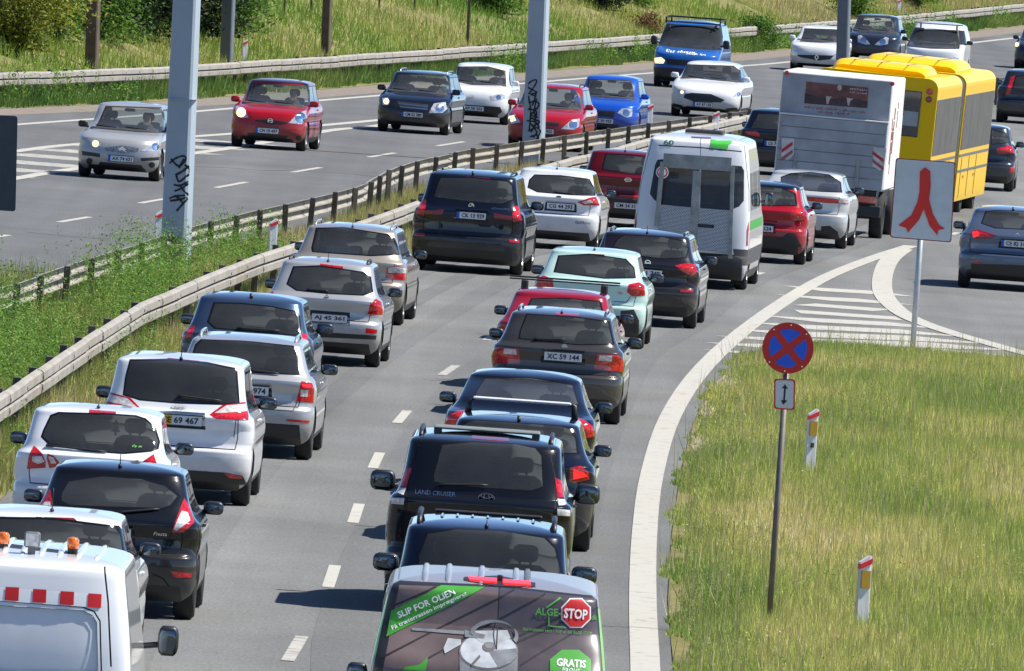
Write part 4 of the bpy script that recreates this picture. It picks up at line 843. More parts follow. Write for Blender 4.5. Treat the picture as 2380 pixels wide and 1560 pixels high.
for gx in (30,505):
    q=at_depth(*fr('G',[(gx,640)])[0],c.o[1]-1.5); lx=(q[0]-c.o[0]); A=Acc(); A.lathe([(0,.046),(.04,.05),(.075,.048),(.092,.034),(.096,.01)],'z',16,(lx,-1.5,c.zroof(lx,-1.5)+.035)); o=A.mk('beacon',ORANGE,c.root,True)
    B=Acc(); B.lathe([(-.02,.042),(.04,.042)],'z',16,(lx,-1.5,c.zroof(lx,-1.5))); B.mk('beacon_base',BLACKP,o)
A=Acc(); q=at_depth(*fr('G',[(228,640)])[0],c.o[1]-1.8); lx=q[0]-c.o[0]; z0=c.zroof(lx,-1.8); A.box(lx-.065,lx+.065,-1.84,-1.76,z0+.05,z0+.18,.015); A.box(lx-.03,lx+.03,-1.83,-1.77,z0-.01,z0+.06); o=A.mk('work_lamp',GREYPL,c.root)
B=Acc(); B.box(lx-.052,lx+.052,-1.848,-1.838,z0+.065,z0+.165); B.mk('lamp_lens',WHITEL,o)
c.finish()
# van with printed rear doors
c=make('van','grey-green van with printed rear doors advertising deck sanding','van','van',(5.0,1.956,1.97,1.1,1.83),(1152,1320),'M',VANGREY,ro=.42,**VK)
deck=plain('printed_decking',(.13,.095,.09),.35,noise=.4,scale=2.2,coat=.6)
pl=plain('printed_dark_decking',(.075,.06,.065),.35,noise=.4,scale=3,coat=.6)
L_=c.px('I',[(505,945),(1180,962),(1152,1620),(375,1620)]); R_=c.px('I',[(1188,962),(1850,1032),(1905,1620),(1160,1620)])
c.pcut(HB,BRAKE,'I',[(975,900),(1168,912),(1168,940),(985,922)],off=.02,wall=.03); c.pcut(HB,BRAKE,'I',[(1208,918),(1395,932),(1400,960),(1208,944)],off=.02,wall=.03); c.pcut('lamp_housing',BLACKP,'I',[(945,895),(1180,885),(1430,935),(1430,962),(1180,960),(945,915)],off=.008,wall=.03)
c.cut('rear_window',deck,L_,off=.002); c.cut('rear_window',pl,R_,off=.002)
for pts in ([(365,1540),(505,945),(470,930),(300,1540)],[(470,915),(1200,945),(1860,1015),(1850,1032),(1180,962),(505,945)]): pass
c.pcut('window_surround',BLACKP,'I',[(500,912),(1200,945),(1880,1020),(1925,1060),(1975,1640),(300,1640),(430,1010),(455,935)],off=.001)
QW=lambda n,m,pts,off=.006: quadwrap(c,n,m,'I',pts,off)
dk=plain('plank_joint_print',(.02,.018,.02),.5)
for a,b in (((470,1085),(760,955)),((385,1440),(1290,975)),((700,1445),(1500,1005)),((1320,1290),(1895,990+60)),((1330,1490),(1780,1215)),((1180,1390),(1880,1100))):
    QW('plank_line',dk,[(a[0],a[1]-7),(b[0],b[1]-7),(b[0],b[1]+7),(a[0],a[1]+7)],.005)
QW('green_banner',GREEN,[(790,950),(1085,962),(418,1300),(452,1122)],.007)
import math as _m
def tx(c,f,txt,p0,p1,hpx,mat,off,bold=.0,name='lettering'):
    a,b=c.px(f,[p0,p1]); w=_m.hypot(b[0]-a[0],b[1]-a[1]); h=hpx*FR[f][2]*c.o[1]/FOC*1.0
    return c.letters(name,txt,((a[0]+b[0])/2,(a[1]+b[1])/2),w,h,mat,off,None,_m.atan2(b[1]-a[1],b[0]-a[0]),bold)
tx(c,'I','SLIP FOR OLIEN',(495,1150),(880,985),44,WHITEPRINT,.014,.02); tx(c,'I','Få træterrassen imprægneret',(455,1240),(965,1000),36,WHITEPRINT,.014,.012)
def ngon(cx,cy,rx,ry,n,rot=0): return [(cx+rx*_m.cos(rot+2*_m.pi*i/n),cy+ry*_m.sin(rot+2*_m.pi*i/n)) for i in range(n)]
QW('stop_octagon',WHITEPRINT,ngon(1705,1138,108,108,8,_m.pi/8),.008); QW('stop_octagon_face',REDP,ngon(1705,1138,99,99,8,_m.pi/8),.011)
tx(c,'I','STOP',(1625,1134),(1785,1146),68,WHITEPRINT,.018,.03)
lg=plain('pale_green_print',(.10,.36,.07),.5)
tx(c,'I','ALGE-',(1430,1122),(1605,1132),50,lg,.012,.02); tx(c,'I','.dk',(1805,1162),(1850,1164),34,lg,.012); tx(c,'I','Skal kvaliteten være i TOP er det ALGE-STOP',(1345,1240),(1815,1272),20,lg,.012)
for a,b in (((1505,1100),(1600,1035)),((1600,1035),(1650,1075)),((1522,1150),(1522,1225)),((1522,1225),(1640,1235))): QW('house_outline',lg,[(a[0]-4,a[1]-4),(b[0]-4,b[1]-4),(b[0]+4,b[1]+4),(a[0]+4,a[1]+4)],.009)
QW('green_octagon',GREEN,ngon(1668,1500,150,120,8,_m.pi/8),.008); tx(c,'I','GRATIS',(1575,1466),(1775,1482),50,WHITEPRINT,.015,.03); tx(c,'I','PRØVE',(1615,1520),(1735,1530),30,WHITEPRINT,.015)
mg=plain('printed_machine_grey',(.40,.42,.43),.4,noise=.25,scale=9,coat=.5); md=plain('printed_machine_dark',(.15,.13,.13),.4,noise=.3,coat=.5)
mb=plain('printed_machine_body',(.20,.21,.22),.4,noise=.35,scale=8,coat=.5); ml=plain('printed_machine_light',(.46,.48,.50),.4,noise=.2,scale=9,coat=.5)
QW('printed_machine',mb,[(912,1400),(1312,1400),(1306,1620),(920,1620)],.006); QW('printed_machine',md,ngon(1112,1398,202,128,28),.0075); QW('printed_machine',ml,ngon(1112,1394,192,118,28),.009)
QW('printed_machine',mb,[(1112,1400),(1300,1380),(1306,1430),(1260,1480),(1180,1510)],.0105); QW('printed_machine',mg,[(1020,1260),(1240,1255),(1262,1310),(1180,1345),(1060,1340),(1010,1300)],.0105); QW('printed_machine',md,ngon(1115,1372,46,34,16),.012); QW('printed_machine',mb,ngon(1115,1362,30,20,14),.0135)
for i in range(17):
    a,b=[(1150+155*_m.cos(-3.1+t*.21),1290+98*_m.sin(-3.1+t*.21)) for t in (i,i+1)]; QW('printed_handle',mb,[(a[0]-11,a[1]-9),(b[0]-11,b[1]-9),(b[0]+11,b[1]+11),(a[0]+11,a[1]+11)],.015)
QW('printed_rod',mb,[(590,1238),(985,1262),(985,1288),(590,1256)],.0085); QW('printed_rod',mb,[(950,1255),(1090,1288),(1080,1314),(950,1304)],.012); QW('printed_machine',mg,[(835,1310),(925,1320),(925,1352),(815,1415),(805,1380)],.0095); QW('printed_decal',md,[(990,1490),(1050,1425),(1058,1440),(1000,1502)],.0125)
QW('printed_tool',GREEN,[(545,1505),(640,1490),(700,1440),(690,1510),(680,1535),(520,1535)],.009)
A=Acc(); q=c.px('I',[(1189,965),(1150,1535)])
c.wrap('door_gap',c.px('I',[(1183,960),(1191,960),(1160,1580),(1150,1580)]),[(0,1,2,3)],GAP,.013)
A=Acc(); q=ctr(c,'I',1190,915); A.box(q[0]-.025,q[0]+.025,c.ysurf(*q)-.06,c.ysurf(*q),q[1]-.05,q[1]+.05,.01); A.mk('camera_housing',BLACKP,c.root)
van_out(c,mz=.94,ms=(.10,.06,.11),mout=.12)
A=Acc()
for gx in (605,840,1065,1300,1530,1765):
    q=ctr(c,'I',gx,870); c.rib(q[0],-1.98,.9,.030,VANGREY)
lime=plain('lime_green_wrap',(.22,.52,.06),.3,coat=.8)
for v in('right','left'): c.emit('side_wrap',c.take([(-2.35,.5),(1.2,.5),(1.0,1.78),(-2.2,1.78)],v),lime,None,.002)
c.finish()
# white minibus with a folded lift at the back
c=make('minibus','white minibus with a folded wheelchair lift and number 60 on its rear doors','minibus','van',(5.93,1.99,2.64,1.3,2.48),(1642,306),'M',WHITE,rw=.43,hood=.85,ws=.95,zh=1.0,zc=1.3,wr=.34,ra=1.05,fa=.95,ro=.30,
   wid=[(.18,.46),(.30,.485),(.6,.5),(1.0,.5),(1.5,.485),(2.1,.455),(2.48,.42)])
c.pcut(HB,REDD,'S',[(445,145),(615,152),(615,164),(445,158)],off=.006,wall=.03)
c.pcut(TL,REDL,'S',[(930,815),(972,808),(975,940),(962,1092),(897,1095),(925,960)],True,off=.006,wall=.02)
c.pcut('rear_window',GL_V,'S',[(150,345),(200,340),(520,370),(515,765),(180,735),(120,690),(85,640),(130,390)]); c.pcut('rear_window',GL_V,'S',[(530,370),(810,395),(880,400),(902,440),(900,700),(860,750),(780,785),(520,765)])
c.seam([ctr(c,'S',x,y) for x,y in ((528,160),(525,360))]); c.seam([ctr(c,'S',x,y) for x,y in ((905,220),(960,600),(960,800))],mirror=True); c.seam([ctr(c,'S',x,y) for x,y in ((160,220),(520,240),(880,275))],w=.02)
gp=plain('dark_green_print',(.02,.22,.12),.5); tx(c,'S','60',(205,193),(293,197),46,gp,.008,.02)
quadwrap(c,'green_logo',plain('bright_green_print',(.06,.50,.05),.45),'S',[(615,170),(650,175),(668,182),(795,182),(795,205),(765,218),(762,255),(690,250),(668,238),(640,248),(618,245)],.008)
quadwrap(c,'speed_sticker',WHITEPRINT,'S',ngon(194,455,55,55,20),.008); quadwrap(c,'speed_sticker_ring',REDP,'S',ngon(194,455,46,46,20),.010); quadwrap(c,'speed_sticker_face',WHITEPRINT,'S',ngon(194,455,35,35,20),.012)
LM=plain('galvanised_frame',(.27,.28,.28),.45,metal=.6,noise=.25); yl=c.yr(1.0)-.16
def bar(name,f,a,b,w,mat,y0=yl,y1=yl+.07):
    (x0,z0),(x1,z1)=c.px(f,[a,b]); A=Acc(); l=_m.hypot(x1-x0,z1-z0); nx,nz=-(z1-z0)/l*w/2,(x1-x0)/l*w/2
    A.prism([(x0+nx,z0+nz),(x1+nx,z1+nz),(x1-nx,z1-nz),(x0-nx,z0-nz)],lambda a_,b_:(a_,y0,b_),lambda a_,b_:(a_,y1,b_)); return A
# the lift is one part with its own pieces
LR=Acc(); 
for a,b,w in (((212,345),(800,385),.24),((205,360),(145,920),.075),((812,400),(785,1200),.06),((505,440),(462,1040),.14)):
    t=bar('x','S',a,b,w,LM,yl-(.03 if w<.1 else .0),yl+.07); LR.add(t.v,t.f)
lift=LR.mk('wheelchair_lift',LM,c.root)
def meshmat():
    m,n,l,b=_mat('expanded_metal'); tc=n.new('ShaderNodeTexCoord'); mp=n.new('ShaderNodeMapping'); mp.inputs['Rotation'].default_value=(rad(90),0,0); mp.inputs['Scale'].default_value=(2.2,2.2,2.2)
    l.new(tc.outputs['Object'],mp.inputs[0]); br=n.new('ShaderNodeTexBrick'); br.inputs['Color1'].default_value=(.10,.12,.15,1); br.inputs['Color2'].default_value=(.07,.085,.11,1); br.inputs['Mortar'].default_value=(.55,.57,.6,1); br.inputs['Mortar Size'].default_value=.05
    l.new(mp.outputs[0],br.inputs[0]); l.new(br.outputs['Color'],b.inputs['Base Color']); b.inputs['Metallic'].default_value=.5; b.inputs['Roughness'].default_value=.45; return m
MM=meshmat()
for pts in ([(180,735),(462,762),(440,1130),(150,1120)],[(520,765),(795,785),(775,1160),(490,1120)]):
    q=c.px('S',pts); A=Acc(); A.prism(q,lambda a,b:(a,yl+.01,b),lambda a,b:(a,yl+.04,b)); A.mk('lift_platform',MM,lift)
A=Acc(); q=ctr(c,'S',575,918); A.box(q[0]-.14,q[0]+.14,yl-.01,yl+.01,q[1]-.03,q[1]+.03,.008); A.mk('lift_handle',BLACKP,lift)
bl=paint('grey_cladding',(.08,.08,.085),0,.5,.1)
for v in('right','left'):
    for a,b in ((-2.5,-1.5),(-1.4,.1),(.2,1.1)): c.emit('side_window',c.take([(a,1.38),(b,1.38),(b,2.02),(a,2.02)],v),GL_V)
    c.emit('side_cladding',c.take([(-2.9,.45),(2.0,.45),(2.0,.72),(-2.9,.72)],v),bl,None,.004); c.emit('green_stripe',c.take([(-2.7,1.05),(1.8,1.05),(1.8,1.2),(-2.7,1.2)],v),GREEN,None,.002)
c.interior(rearheads=0)
van_out(c,mz=1.5,ms=(.09,.06,.15),mout=.12,lower=.62); A=Acc()
for sg in(1,-1): A.box(sg*.83-.12,sg*.83+.12,-c.sp['L']/2+.62,-c.sp['L']/2+.66,.10,.42)
A.mk('mud_flap',RUBBER,c.root); A=Acc(); zz=c.zroof(0,-.6); A.box(-.3,.35,-1.4,-.6,zz-.03,zz+.05,.02); A.mk('roof_hatch',BLACKP,c.root); c.finish()
# ---- box lorry
yv=YAW('M',332); P=G(1941,174,3.17); lor=empty('box_lorry',(P[0],P[1]+.1,0),-yv+0.0); tag(lor,'white box lorry with a brown picture panel on its scuffed tail door','lorry','traffic queuing in the middle lane'); lor.rotation_euler=(0,rad(1.2),-yv)
LW=plain('lorry_panel',(.31,.33,.35),.5,noise=.22,scale=2.5); LS=plain('lorry_side',(.72,.70,.66),.5,noise=.12,scale=2); RUST=plain('rusty_flake',(.25,.08,.06),.8,noise=.4,scale=12)
A=Acc(); A.box(-1.09,1.09,.0,4.2,.98,3.17,.03); A.mk('box_body',LS,lor)
A=Acc(); A.box(-1.075,1.075,-.05,-.004,2.33,3.14,.012); A.mk('roller_door_top',LW,lor)
for k in range(6):
    z0=.98+k*.222; A=Acc(); A.box(-1.06,1.06,-.12-.002*(k%2),-.06,z0,z0+.215,.008); A.mk('tail_lift_plank',LW,lor)
A=Acc(); A.box(-1.085,1.085,-.14,-.01,2.312,2.345,.008); A.mk('door_lip',LS,lor)
def lpx(pts,f,y=-.06):
    out=[]; cc,ss=_m.cos(-yv),_m.sin(-yv)
    for x,yy in fr(f,pts):
        d=ray(x,yy); k=(lor.location[1]+y-0)/d[1]; wx,wy,wz=d[0]*k-lor.location[0],d[1]*k-lor.location[1],CAM_H+d[2]*k
        lx=cc*wx+ss*wy; out.append((lx-(wz)*_m.sin(rad(1.2)),wz))
    return out
def lflat(name,mat,f,pts,y=-.056,parent=lor): return mk(name,[(a,y,b) for a,b in lpx(pts,f)],[tuple(range(len(pts)))],mat,parent)
pan=lflat('picture_panel',plain('brown_print',(.16,.055,.045),.5,noise=.45,scale=5),'N',[(487,388),(1030,430),(1020,608),(470,578)])
lflat('picture_skyline',plain('dark_brown_print',(.05,.03,.03),.5,noise=.5,scale=7),'N',[(475,490),(600,520),(700,535),(860,525),(1025,550),(1020,608),(470,578)],-.060,pan)
lflat('picture_highlight',plain('cream_print',(.5,.4,.35),.5),'N',[(660,510),(710,515),(690,545),(680,580),(665,580)],-.063,pan); lflat('picture_highlight',MATS['cream_print'],'N',[(840,520),(900,530),(870,550),(862,590),(850,590)],-.063,pan); lflat('picture_crest',MATS['cream_print'],'N',ngon(778,435,20,26,14),-.064,pan)
def ltext(txt,p0,p1,hm,mat,f='N',y=-.066,parent=lor):
    a,b=lpx([p0,p1],f); w=_m.hypot(b[0]-a[0],b[1]-a[1]); q,fc=text2d(txt,w,hm,.01); r=_m.atan2(b[1]-a[1],b[0]-a[0])
    return mk('lettering',[((a[0]+b[0])/2+u*_m.cos(r)-v*_m.sin(r),y,(a[1]+b[1])/2+u*_m.sin(r)+v*_m.cos(r)) for u,v in q],fc,mat,parent)
rp=plain('faded_red_print',(.36,.09,.09),.5)
ltext('~9',(870,440),(1020,452),.05,MATS['cream_print'],parent=pan); ltext('~4,8',(870,472),(1015,482),.05,MATS['cream_print'],parent=pan)
ltext('~4,1,4,7,1,8,4',(472,608),(1000,645),.07,rp); ltext('~3,5,6,2',(595,648),(865,665),.06,rp)
for pts in ([(275,880),(385,886),(378,1030),(330,1075),(285,1060),(270,1040)],[(1078,945),(1190,952),(1165,1135),(1130,1145),(1065,1110)]):
    m_=lflat('marker_board',plain('grey_white_board',(.55,.54,.52),.5,noise=.2),'N',pts,-.135); x0=min(p[0] for p in pts)
    for k in(0,1):
        yb=pts[0][1]+30+70*k; sgn=1 if x0<500 else -1; a=(x0+4,yb+(70 if sgn>0 else 0)); b=(x0+100,yb+(0 if sgn>0 else 70))
        lflat('red_stripe',rp if k else REDP,'N',[a,(b[0],b[1]),(b[0],b[1]+32),(a[0],a[1]+32)],-.139,m_)
for gx,gy in ((317,315),(1240,392)):
    q=lpx([(gx,gy)],'N')[0]; A=Acc(); A.lathe([(-.075,.035),(-.06,.045)],'y',12,(q[0],0,q[1])); A.mk('marker_lamp',REDL,lor)
for x in(-.68,.55): A=Acc(); A.box(x-.035,x+.035,-.15,-.125,1.0,1.55); A.mk('lift_strut',LM,lor)
lflat('rust_patch',RUST,'N',[(1295,605),(1345,600),(1330,700),(1318,900),(1300,1010),(1275,1005)],-.058) if False else None
A=Acc()
for y0,y1,z0,z1 in ((.8,1.0,1.5,2.4),(1.05,1.2,1.3,2.2),(1.3,1.6,1.7,2.6),(2.3,2.5,2.2,2.7)):
    for k in range(4): zz=z0+(z1-z0)*k/4; A.box(1.09,1.096,y0+.02*(k%2),y1-.03*((k+1)%2),zz,zz+(z1-z0)/4-.02*(k%3))
A.mk('rust_patch',RUST,lor)
A=Acc(); A.box(-.95,.95,.1,4.6,.62,.96); A.mk('chassis',BLACKP,lor); A=Acc(); A.box(-1.06,1.06,.05,.2,.45,.68,.02); A.mk('rear_bumper',BLACKP,lor)
for sg in(1,-1):
    A=Acc(); A.box(sg*.78-.18,sg*.78+.18,.0,.05,.72,.86,.01); A.mk('tail_lamp',REDL,lor)
    for y in(1.2,4.6):
        A=Acc(); A.lathe([(-.25,.25),(-.25,.44),(-.2,.47),(-.05,.47),(0,.44),(0,.27),(-.05,.25)],n=24); o=A.mk('wheel',RUBBER,lor,True); o.location=(sg*1.06,y,.47); o.rotation_euler=(0,0,0 if sg>0 else _m.pi)
        B=Acc(); B.lathe([(-.12,.26),(-.03,.27),(-.06,.2),(-.03,.1),(-.03,.02)],n=18); B.mk('rim',ALLOY,o)
A=Acc(); A.box(-1.0,1.0,4.4,6.0,.6,2.5,.12); A.mk('cab',LS,lor)
A=Acc(); A.box(-.27,.27,.02,.04,.52,.64); po=A.mk('registration_plate',PLATEW,lor)
# ---- articulated yellow bus
yv=YAW('M',353)+rad(.1); P=G(2028,170,3.0); bus=empty('articulated_bus',(P[0],P[1]+.2,0),-yv); tag(bus,'yellow articulated bus with roof pods standing ahead of the lorry','bus','traffic queuing in the middle lane'); bus.rotation_euler=(0,rad(2.2),-yv)
DG=GL_V
def busbox(A,x0,x1,y0,y1,z0,z1,r=.22,n=6):
    """body section with rounded roof edges"""
    pr=[(x0,z0),(x1,z0)]+[(x1-r+r*_m.cos(t),z1-r+r*_m.sin(t)) for t in [i*_m.pi/2/n for i in range(n+1)]]+[(x0+r-r*_m.cos(t),z1-r+r*_m.sin(t)) for t in [_m.pi/2-i*_m.pi/2/n for i in range(n+1)]]
    A.prism(pr,lambda a,b:(a,y0,b),lambda a,b:(a,y1,b)); return A
for y0,y1 in ((0,7.4),(8.6,18.0)):
    A=busbox(Acc(),-1.27,1.27,y0,y1,.33,3.0); A.mk('body_section',YEL,bus)
    n=4; Ls=(y1-y0-.3)/n
    for k in range(n):
        a=y0+.15+k*Ls
        for sg in(1,-1): A=Acc(); A.box(*sorted((sg*1.262,sg*1.280)),a+.012,a+Ls-.012,1.42,2.58,.006); A.mk('side_window',plain('bus_glass',(.05,.045,.035),.22,spec=.2,noise=.5,scale=1.5),bus)
    for sg in(1,-1):
        for z in(.95,1.28): A=Acc(); A.box(*sorted((sg*1.265,sg*1.283)),y0+.1,y1-.1,z,z+.045); A.mk('side_rail',GREYPL,bus)
        for k in range(3): A=Acc(); a=y0+1.0+k*2.3; A.box(*sorted((sg*1.265,sg*1.278)),a,a+.04,.40,1.25); A.mk('panel_gap',GAP,bus)
        for k in range(2): A=Acc(); a=y0+1.8+k*3.2; A.box(*sorted((sg*1.27,sg*1.29)),a,a+.12,.80,.86); A.mk('side_marker_lamp',ORANGE,bus)
A=Acc()
for k in range(8): y=7.4+1.2*k/8; rr=1.20 if k%2 else 1.245; busbox(A,-rr,rr,y,y+.15,.45,2.93 if k%2 else 2.97)
A.mk('bellows',GREYPL,bus)
for y0,y1,h in ((.5,3.6,.25),(9.6,14.0,.26)):
    A=Acc(); pr=[(-.98,0),(.98,0)]+[(1.0-.22+.22*_m.cos(t),h-.22+.22*_m.sin(t)) for t in (0,.4,.8,1.2,_m.pi/2)]+[(-.78-.22*_m.sin(t),h-.22+.22*_m.cos(t)) for t in (0,.4,.8,1.2,_m.pi/2)]
    secs=[(y0,.55),(y0+.15,.85),(y0+.4,1),(y1-.4,1),(y1-.12,.85),(y1,.5)]; m_=len(pr); v=[];f=[]
    for y,sc in secs: v+=[(a*(.9+.1*sc),y,2.97+b*sc) for a,b in pr]
    for i in range(len(secs)-1): f+=[(i*m_+j,i*m_+(j+1)%m_,(i+1)*m_+(j+1)%m_,(i+1)*m_+j) for j in range(m_)]
    f+=[tuple(range(m_)),tuple(range(len(v)-1,len(v)-m_-1,-1))]; A.add(v,f); o=A.mk('roof_pod',YEL,bus,True)
    B=Acc(); B.box(-.45,.45,y0+.06,y0+.16,3.03,3.14); B.mk('pod_grille',BLACKP,o); B=Acc()
    for x in(-.55,.0,.55): B.box(x-.008,x+.008,y0+.02,y1-.2,2.97+h*.99,2.97+h+.006)
    B.mk('pod_gap',GAP,o)
A=Acc(); A.box(-.95,.95,-.02,.02,1.78,2.72,.015); A.mk('rear_window',plain('bus_rear_glass',(.025,.028,.03),.06,coat=1),bus)
A=Acc(); A.box(.55,.92,-.026,-.018,2.0,2.3); A.mk('window_notice',plain('grey_notice',(.3,.33,.34),.5),bus)
A=Acc(); A.box(-1.26,1.26,-.006,.01,1.24,1.255); A.box(-1.26,1.26,-.006,.01,.70,.712); A.mk('panel_gap',GAP,bus)
for sg in(1,-1):
    for z in(2.74,2.58):
        A=Acc(); A.lathe([(-.03,.04),(-.02,.065),(.02,.07)],'y',14,(sg*1.1,0,z)); A.mk('tail_lamp',REDL if z>2.65 else REDD,bus)
    A=Acc(); A.box(sg*1.0-.16,sg*1.0+.16,-.02,.02,.92,1.08,.01); A.mk('tail_lamp',REDL,bus)
    for y in(2.6,11.5,15.6):
        A=Acc(); A.lathe([(-.3,.25),(-.3,.44),(-.25,.48),(-.05,.48),(0,.45),(0,.28),(-.05,.26)],n=24); o=A.mk('wheel',RUBBER,bus,True); o.location=(sg*1.22,y,.48); o.rotation_euler=(0,0,0 if sg>0 else _m.pi)
        B=Acc(); B.lathe([(-.12,.27),(-.03,.28),(-.06,.2),(-.03,.1),(-.03,.02)],n=18); B.mk('rim',ALLOY,o)
# ---- oncoming traffic (fronts)
def front(c,ws,items,grille=True,wmat=None,mm=None,ms=(.115,.06,.08),mz=None,**k):
    f,pts=ws; c.windscreen(wmat or GL_L,c.px(f,pts))
    for it in items:
        nm,mt,f,pts=it[:4]; cx=sum(q[0] for q in pts)/len(pts); cy=sum(q[1] for q in pts)/len(pts)
        if nm==HL:
            r_=.5*min(max(q[0] for q in pts)-min(q[0] for q in pts),max(q[1] for q in pts)-min(q[1] for q in pts))*.8
            c.pcut('lit_lens' if mt is HEADON else 'lamp_reflector',mt if mt is HEADON else CHROME,f,ngon(cx,cy,r_,r_,12),len(it)>4 and it[4],off=.002,wall=.01); mt=HEADL
        c.pcut(nm,mt,f,pts,len(it)>4 and it[4],off=.004,wall=.02)
    c.wheels(); c.side_windows(k.get('splits')); c.arch(); c.mirrors(mm or c.pmat,z=mz,size=ms); c.interior()
    w=c.w(c.sp['zr'])*.85; a=c.w(c.sp['zb']+.05)*.8; c.rear_window([(-a,c.sp['zb']+.05),(a,c.sp['zb']+.05),(w,c.sp['zr']-.04),(-w,c.sp['zr']-.04)],GL_L)
    c.cut('bumper_valance',BLACKP,[(-c.sp['W']*.36,.18),(c.sp['W']*.36,.18),(c.sp['W']*.33,.27),(-c.sp['W']*.33,.27)],'front',off=.002)
    for sx in(-.5,.12): c.wiper((sx,c.sp['zc']+.03),(sx+.48,c.sp['zc']+.06),False)
HL='headlamp'; GR='grille'
c=make('hatchback','silver hatchback driving past the striped hatching, left of the graffiti pole','car','hatch',(3.85,1.67,1.52,.98,1.43),(305,238),'O',SILVER,zh=.80,hood=.95,ws=.85,rw=.385)
front(c,('A',[(725,728),(1085,738),(1105,790),(1112,898),(950,893),(655,868)]),[(GR,plain('grille_mesh',(.22,.23,.24),.4,metal=.5,noise=.7,scale=40),'A',[(695,970),(830,990),(955,975),(940,1030),(830,1042),(720,1025)]),(HL,HEADL,'A',[(955,1030),(1050,970),(1112,965),(1112,1030)]),(HL,HEADON,'A',[(612,960),(650,945),(688,985),(678,1003),(620,995)]),('rubbing_strip',BLACKP,'A',[(555,1025),(680,1045),(680,1070),(560,1055)]),('rubbing_strip',BLACKP,'A',[(955,1075),(1105,1070),(1105,1090),(960,1097)]),
  ('lower_grille',BLACKP,'A',[(680,1100),(960,1125),(980,1150),(660,1150)]),('fog_lamp',BLACKP,'A',ngon(608,1095,22,22,10)),('fog_lamp',BLACKP,'A',ngon(1032,1122,22,20,10))],mm=BLACKP)
c.plate(ctr(c,'A',820,1080),'AX 74 621',eu=True); c.emblem(ctr(c,'A',830,1012),.09,.05,'chevrons'); c.finish(); O1=c
c=make('hatchback','red hatchback with a warm headlamp on, right of the graffiti pole','car','hatch',(4.08,1.69,1.53,.98,1.44),(650,184),'O',RED,zh=.82,hood=.95,ws=.85,rw=.385)
front(c,('A',[(1712,572),(2075,587),(2090,620),(2090,718),(1900,710),(1675,680)]),[(HL,HEADON,'A',[(1610,720),(1660,735),(1690,800),(1640,802),(1597,770)]),(HL,HEADL,'A',[(1960,838),(2030,770),(2085,750),(2088,800),(2050,845)]),(GR,BLACKP,'A',[(1700,790),(1830,812),(1970,808),(1950,840),(1850,850),(1740,825)]),('lower_grille',BLACKP,'A',[(1680,900),(1960,925),(1920,972),(1690,950)]),('fog_lamp',BLACKP,'A',ngon(2030,940,20,20,10))])
c.plate(ctr(c,'A',1816,890),'CN 10 497',eu=True); c.emblem(ctr(c,'A',1838,822),.06,.05,'ringbar'); c.finish(); O2=c
c=make('estate_car','dark navy estate with silver roof rails and chrome-barred grille, oncoming','car','estate',(4.58,1.73,1.46,.96,1.37),(985,165),'O',NAVY,zh=.74)
front(c,('B',[(505,512),(808,512),(838,565),(840,632),(600,625),(445,600)]),[(HL,HEADON,'B',[(388,668),(428,665),(440,690),(430,715),(392,715)]),(HL,HEADL,'B',[(705,770),(740,705),(820,695),(832,740),(800,768)]),('grille_bar',CHROME,'B',[(495,700),(700,722),(699,730),(500,708)]),('grille_bar',CHROME,'B',[(505,722),(698,740),(696,748),(512,730)]),(GR,BLACKP,'B',[(490,688),(702,712),(695,752),(520,745)]),('lower_grille',BLACKP,'B',[(480,830),(760,855),(740,885),(500,865)])])
c.plate(ctr(c,'B',592,780),'CM 02 389',eu=True); c.rails(ALLOY,h=.06); c.finish()
c=make('hatchback','small white city car behind the dark oncoming estate','car','hatch',(3.54,1.64,1.48,.97,1.39),(1125,146),'O',WHITE,zh=.80,hood=.80,ws=.75,rw=.39)
front(c,('B',[(905,458),(1100,457),(1222,485),(1222,578),(1000,573),(895,550)]),[(HL,HEADL,'B',[(1118,655),(1190,638),(1225,645),(1222,672),(1190,682),(1130,682)],True),('lower_grille',BLACKP,'B',[(955,712),(1190,728),(1203,760),(1170,788),(955,775)])])
c.plate(ctr(c,'B',1010,738),'AP 58 203'); c.emblem(ctr(c,'B',995,662),.06,.06,'ringbar'); c.finish()
c=make('estate_car','crimson estate passing behind the second graffiti pole','car','estate',(4.42,1.75,1.52,.98,1.43),(1290,195),'O',RED,zh=.76,hood=1.05,ws=.85)
front(c,('B',[(1360,598),(1695,612),(1730,665),(1732,738),(1480,735),(1302,700)]),[('lit_lens',HEADON,'B',[(1245,790),(1285,785),(1300,820),(1265,830)]),(HL,HEADL,'B',[(1238,785),(1290,775),(1330,832),(1265,842)]),(HL,HEADL,'B',[(1605,878),(1680,815),(1732,808),(1727,860),(1690,882)]),(GR,BLACKP,'B',[(1440,825),(1600,835),(1590,855),(1440,845)]),('lower_grille',BLACKP,'B',[(1370,905),(1600,925),(1580,955),(1380,940)])])
c.plate(ctr(c,'B',1480,892),'AW 61 925'); c.rails(BLACKP,h=.05); c.finish(); O5=c
c=make('hatchback','bright blue hatchback with a barred grille behind the crimson estate','car','hatch',(3.99,1.66,1.50,.98,1.41),(1425,175),'O',BLUE,zh=.80,hood=.98,ws=.75)
front(c,('B',[(1795,542),(2075,553),(2095,595),(2095,668),(1900,660),(1780,648)]),[(HL,HEADL,'B',[(1988,768),(2020,738),(2090,742),(2087,792),(2050,802)],True),(GR,BLACKP,'B',[(1850,750),(1975,757),(1963,797),(1855,790)]),('lower_grille',BLACKP,'B',[(1850,840),(2000,850),(1990,865),(1850,860)])])
c.plate(ctr(c,'B',1888,822),'AZ 30 955'); c.finish()
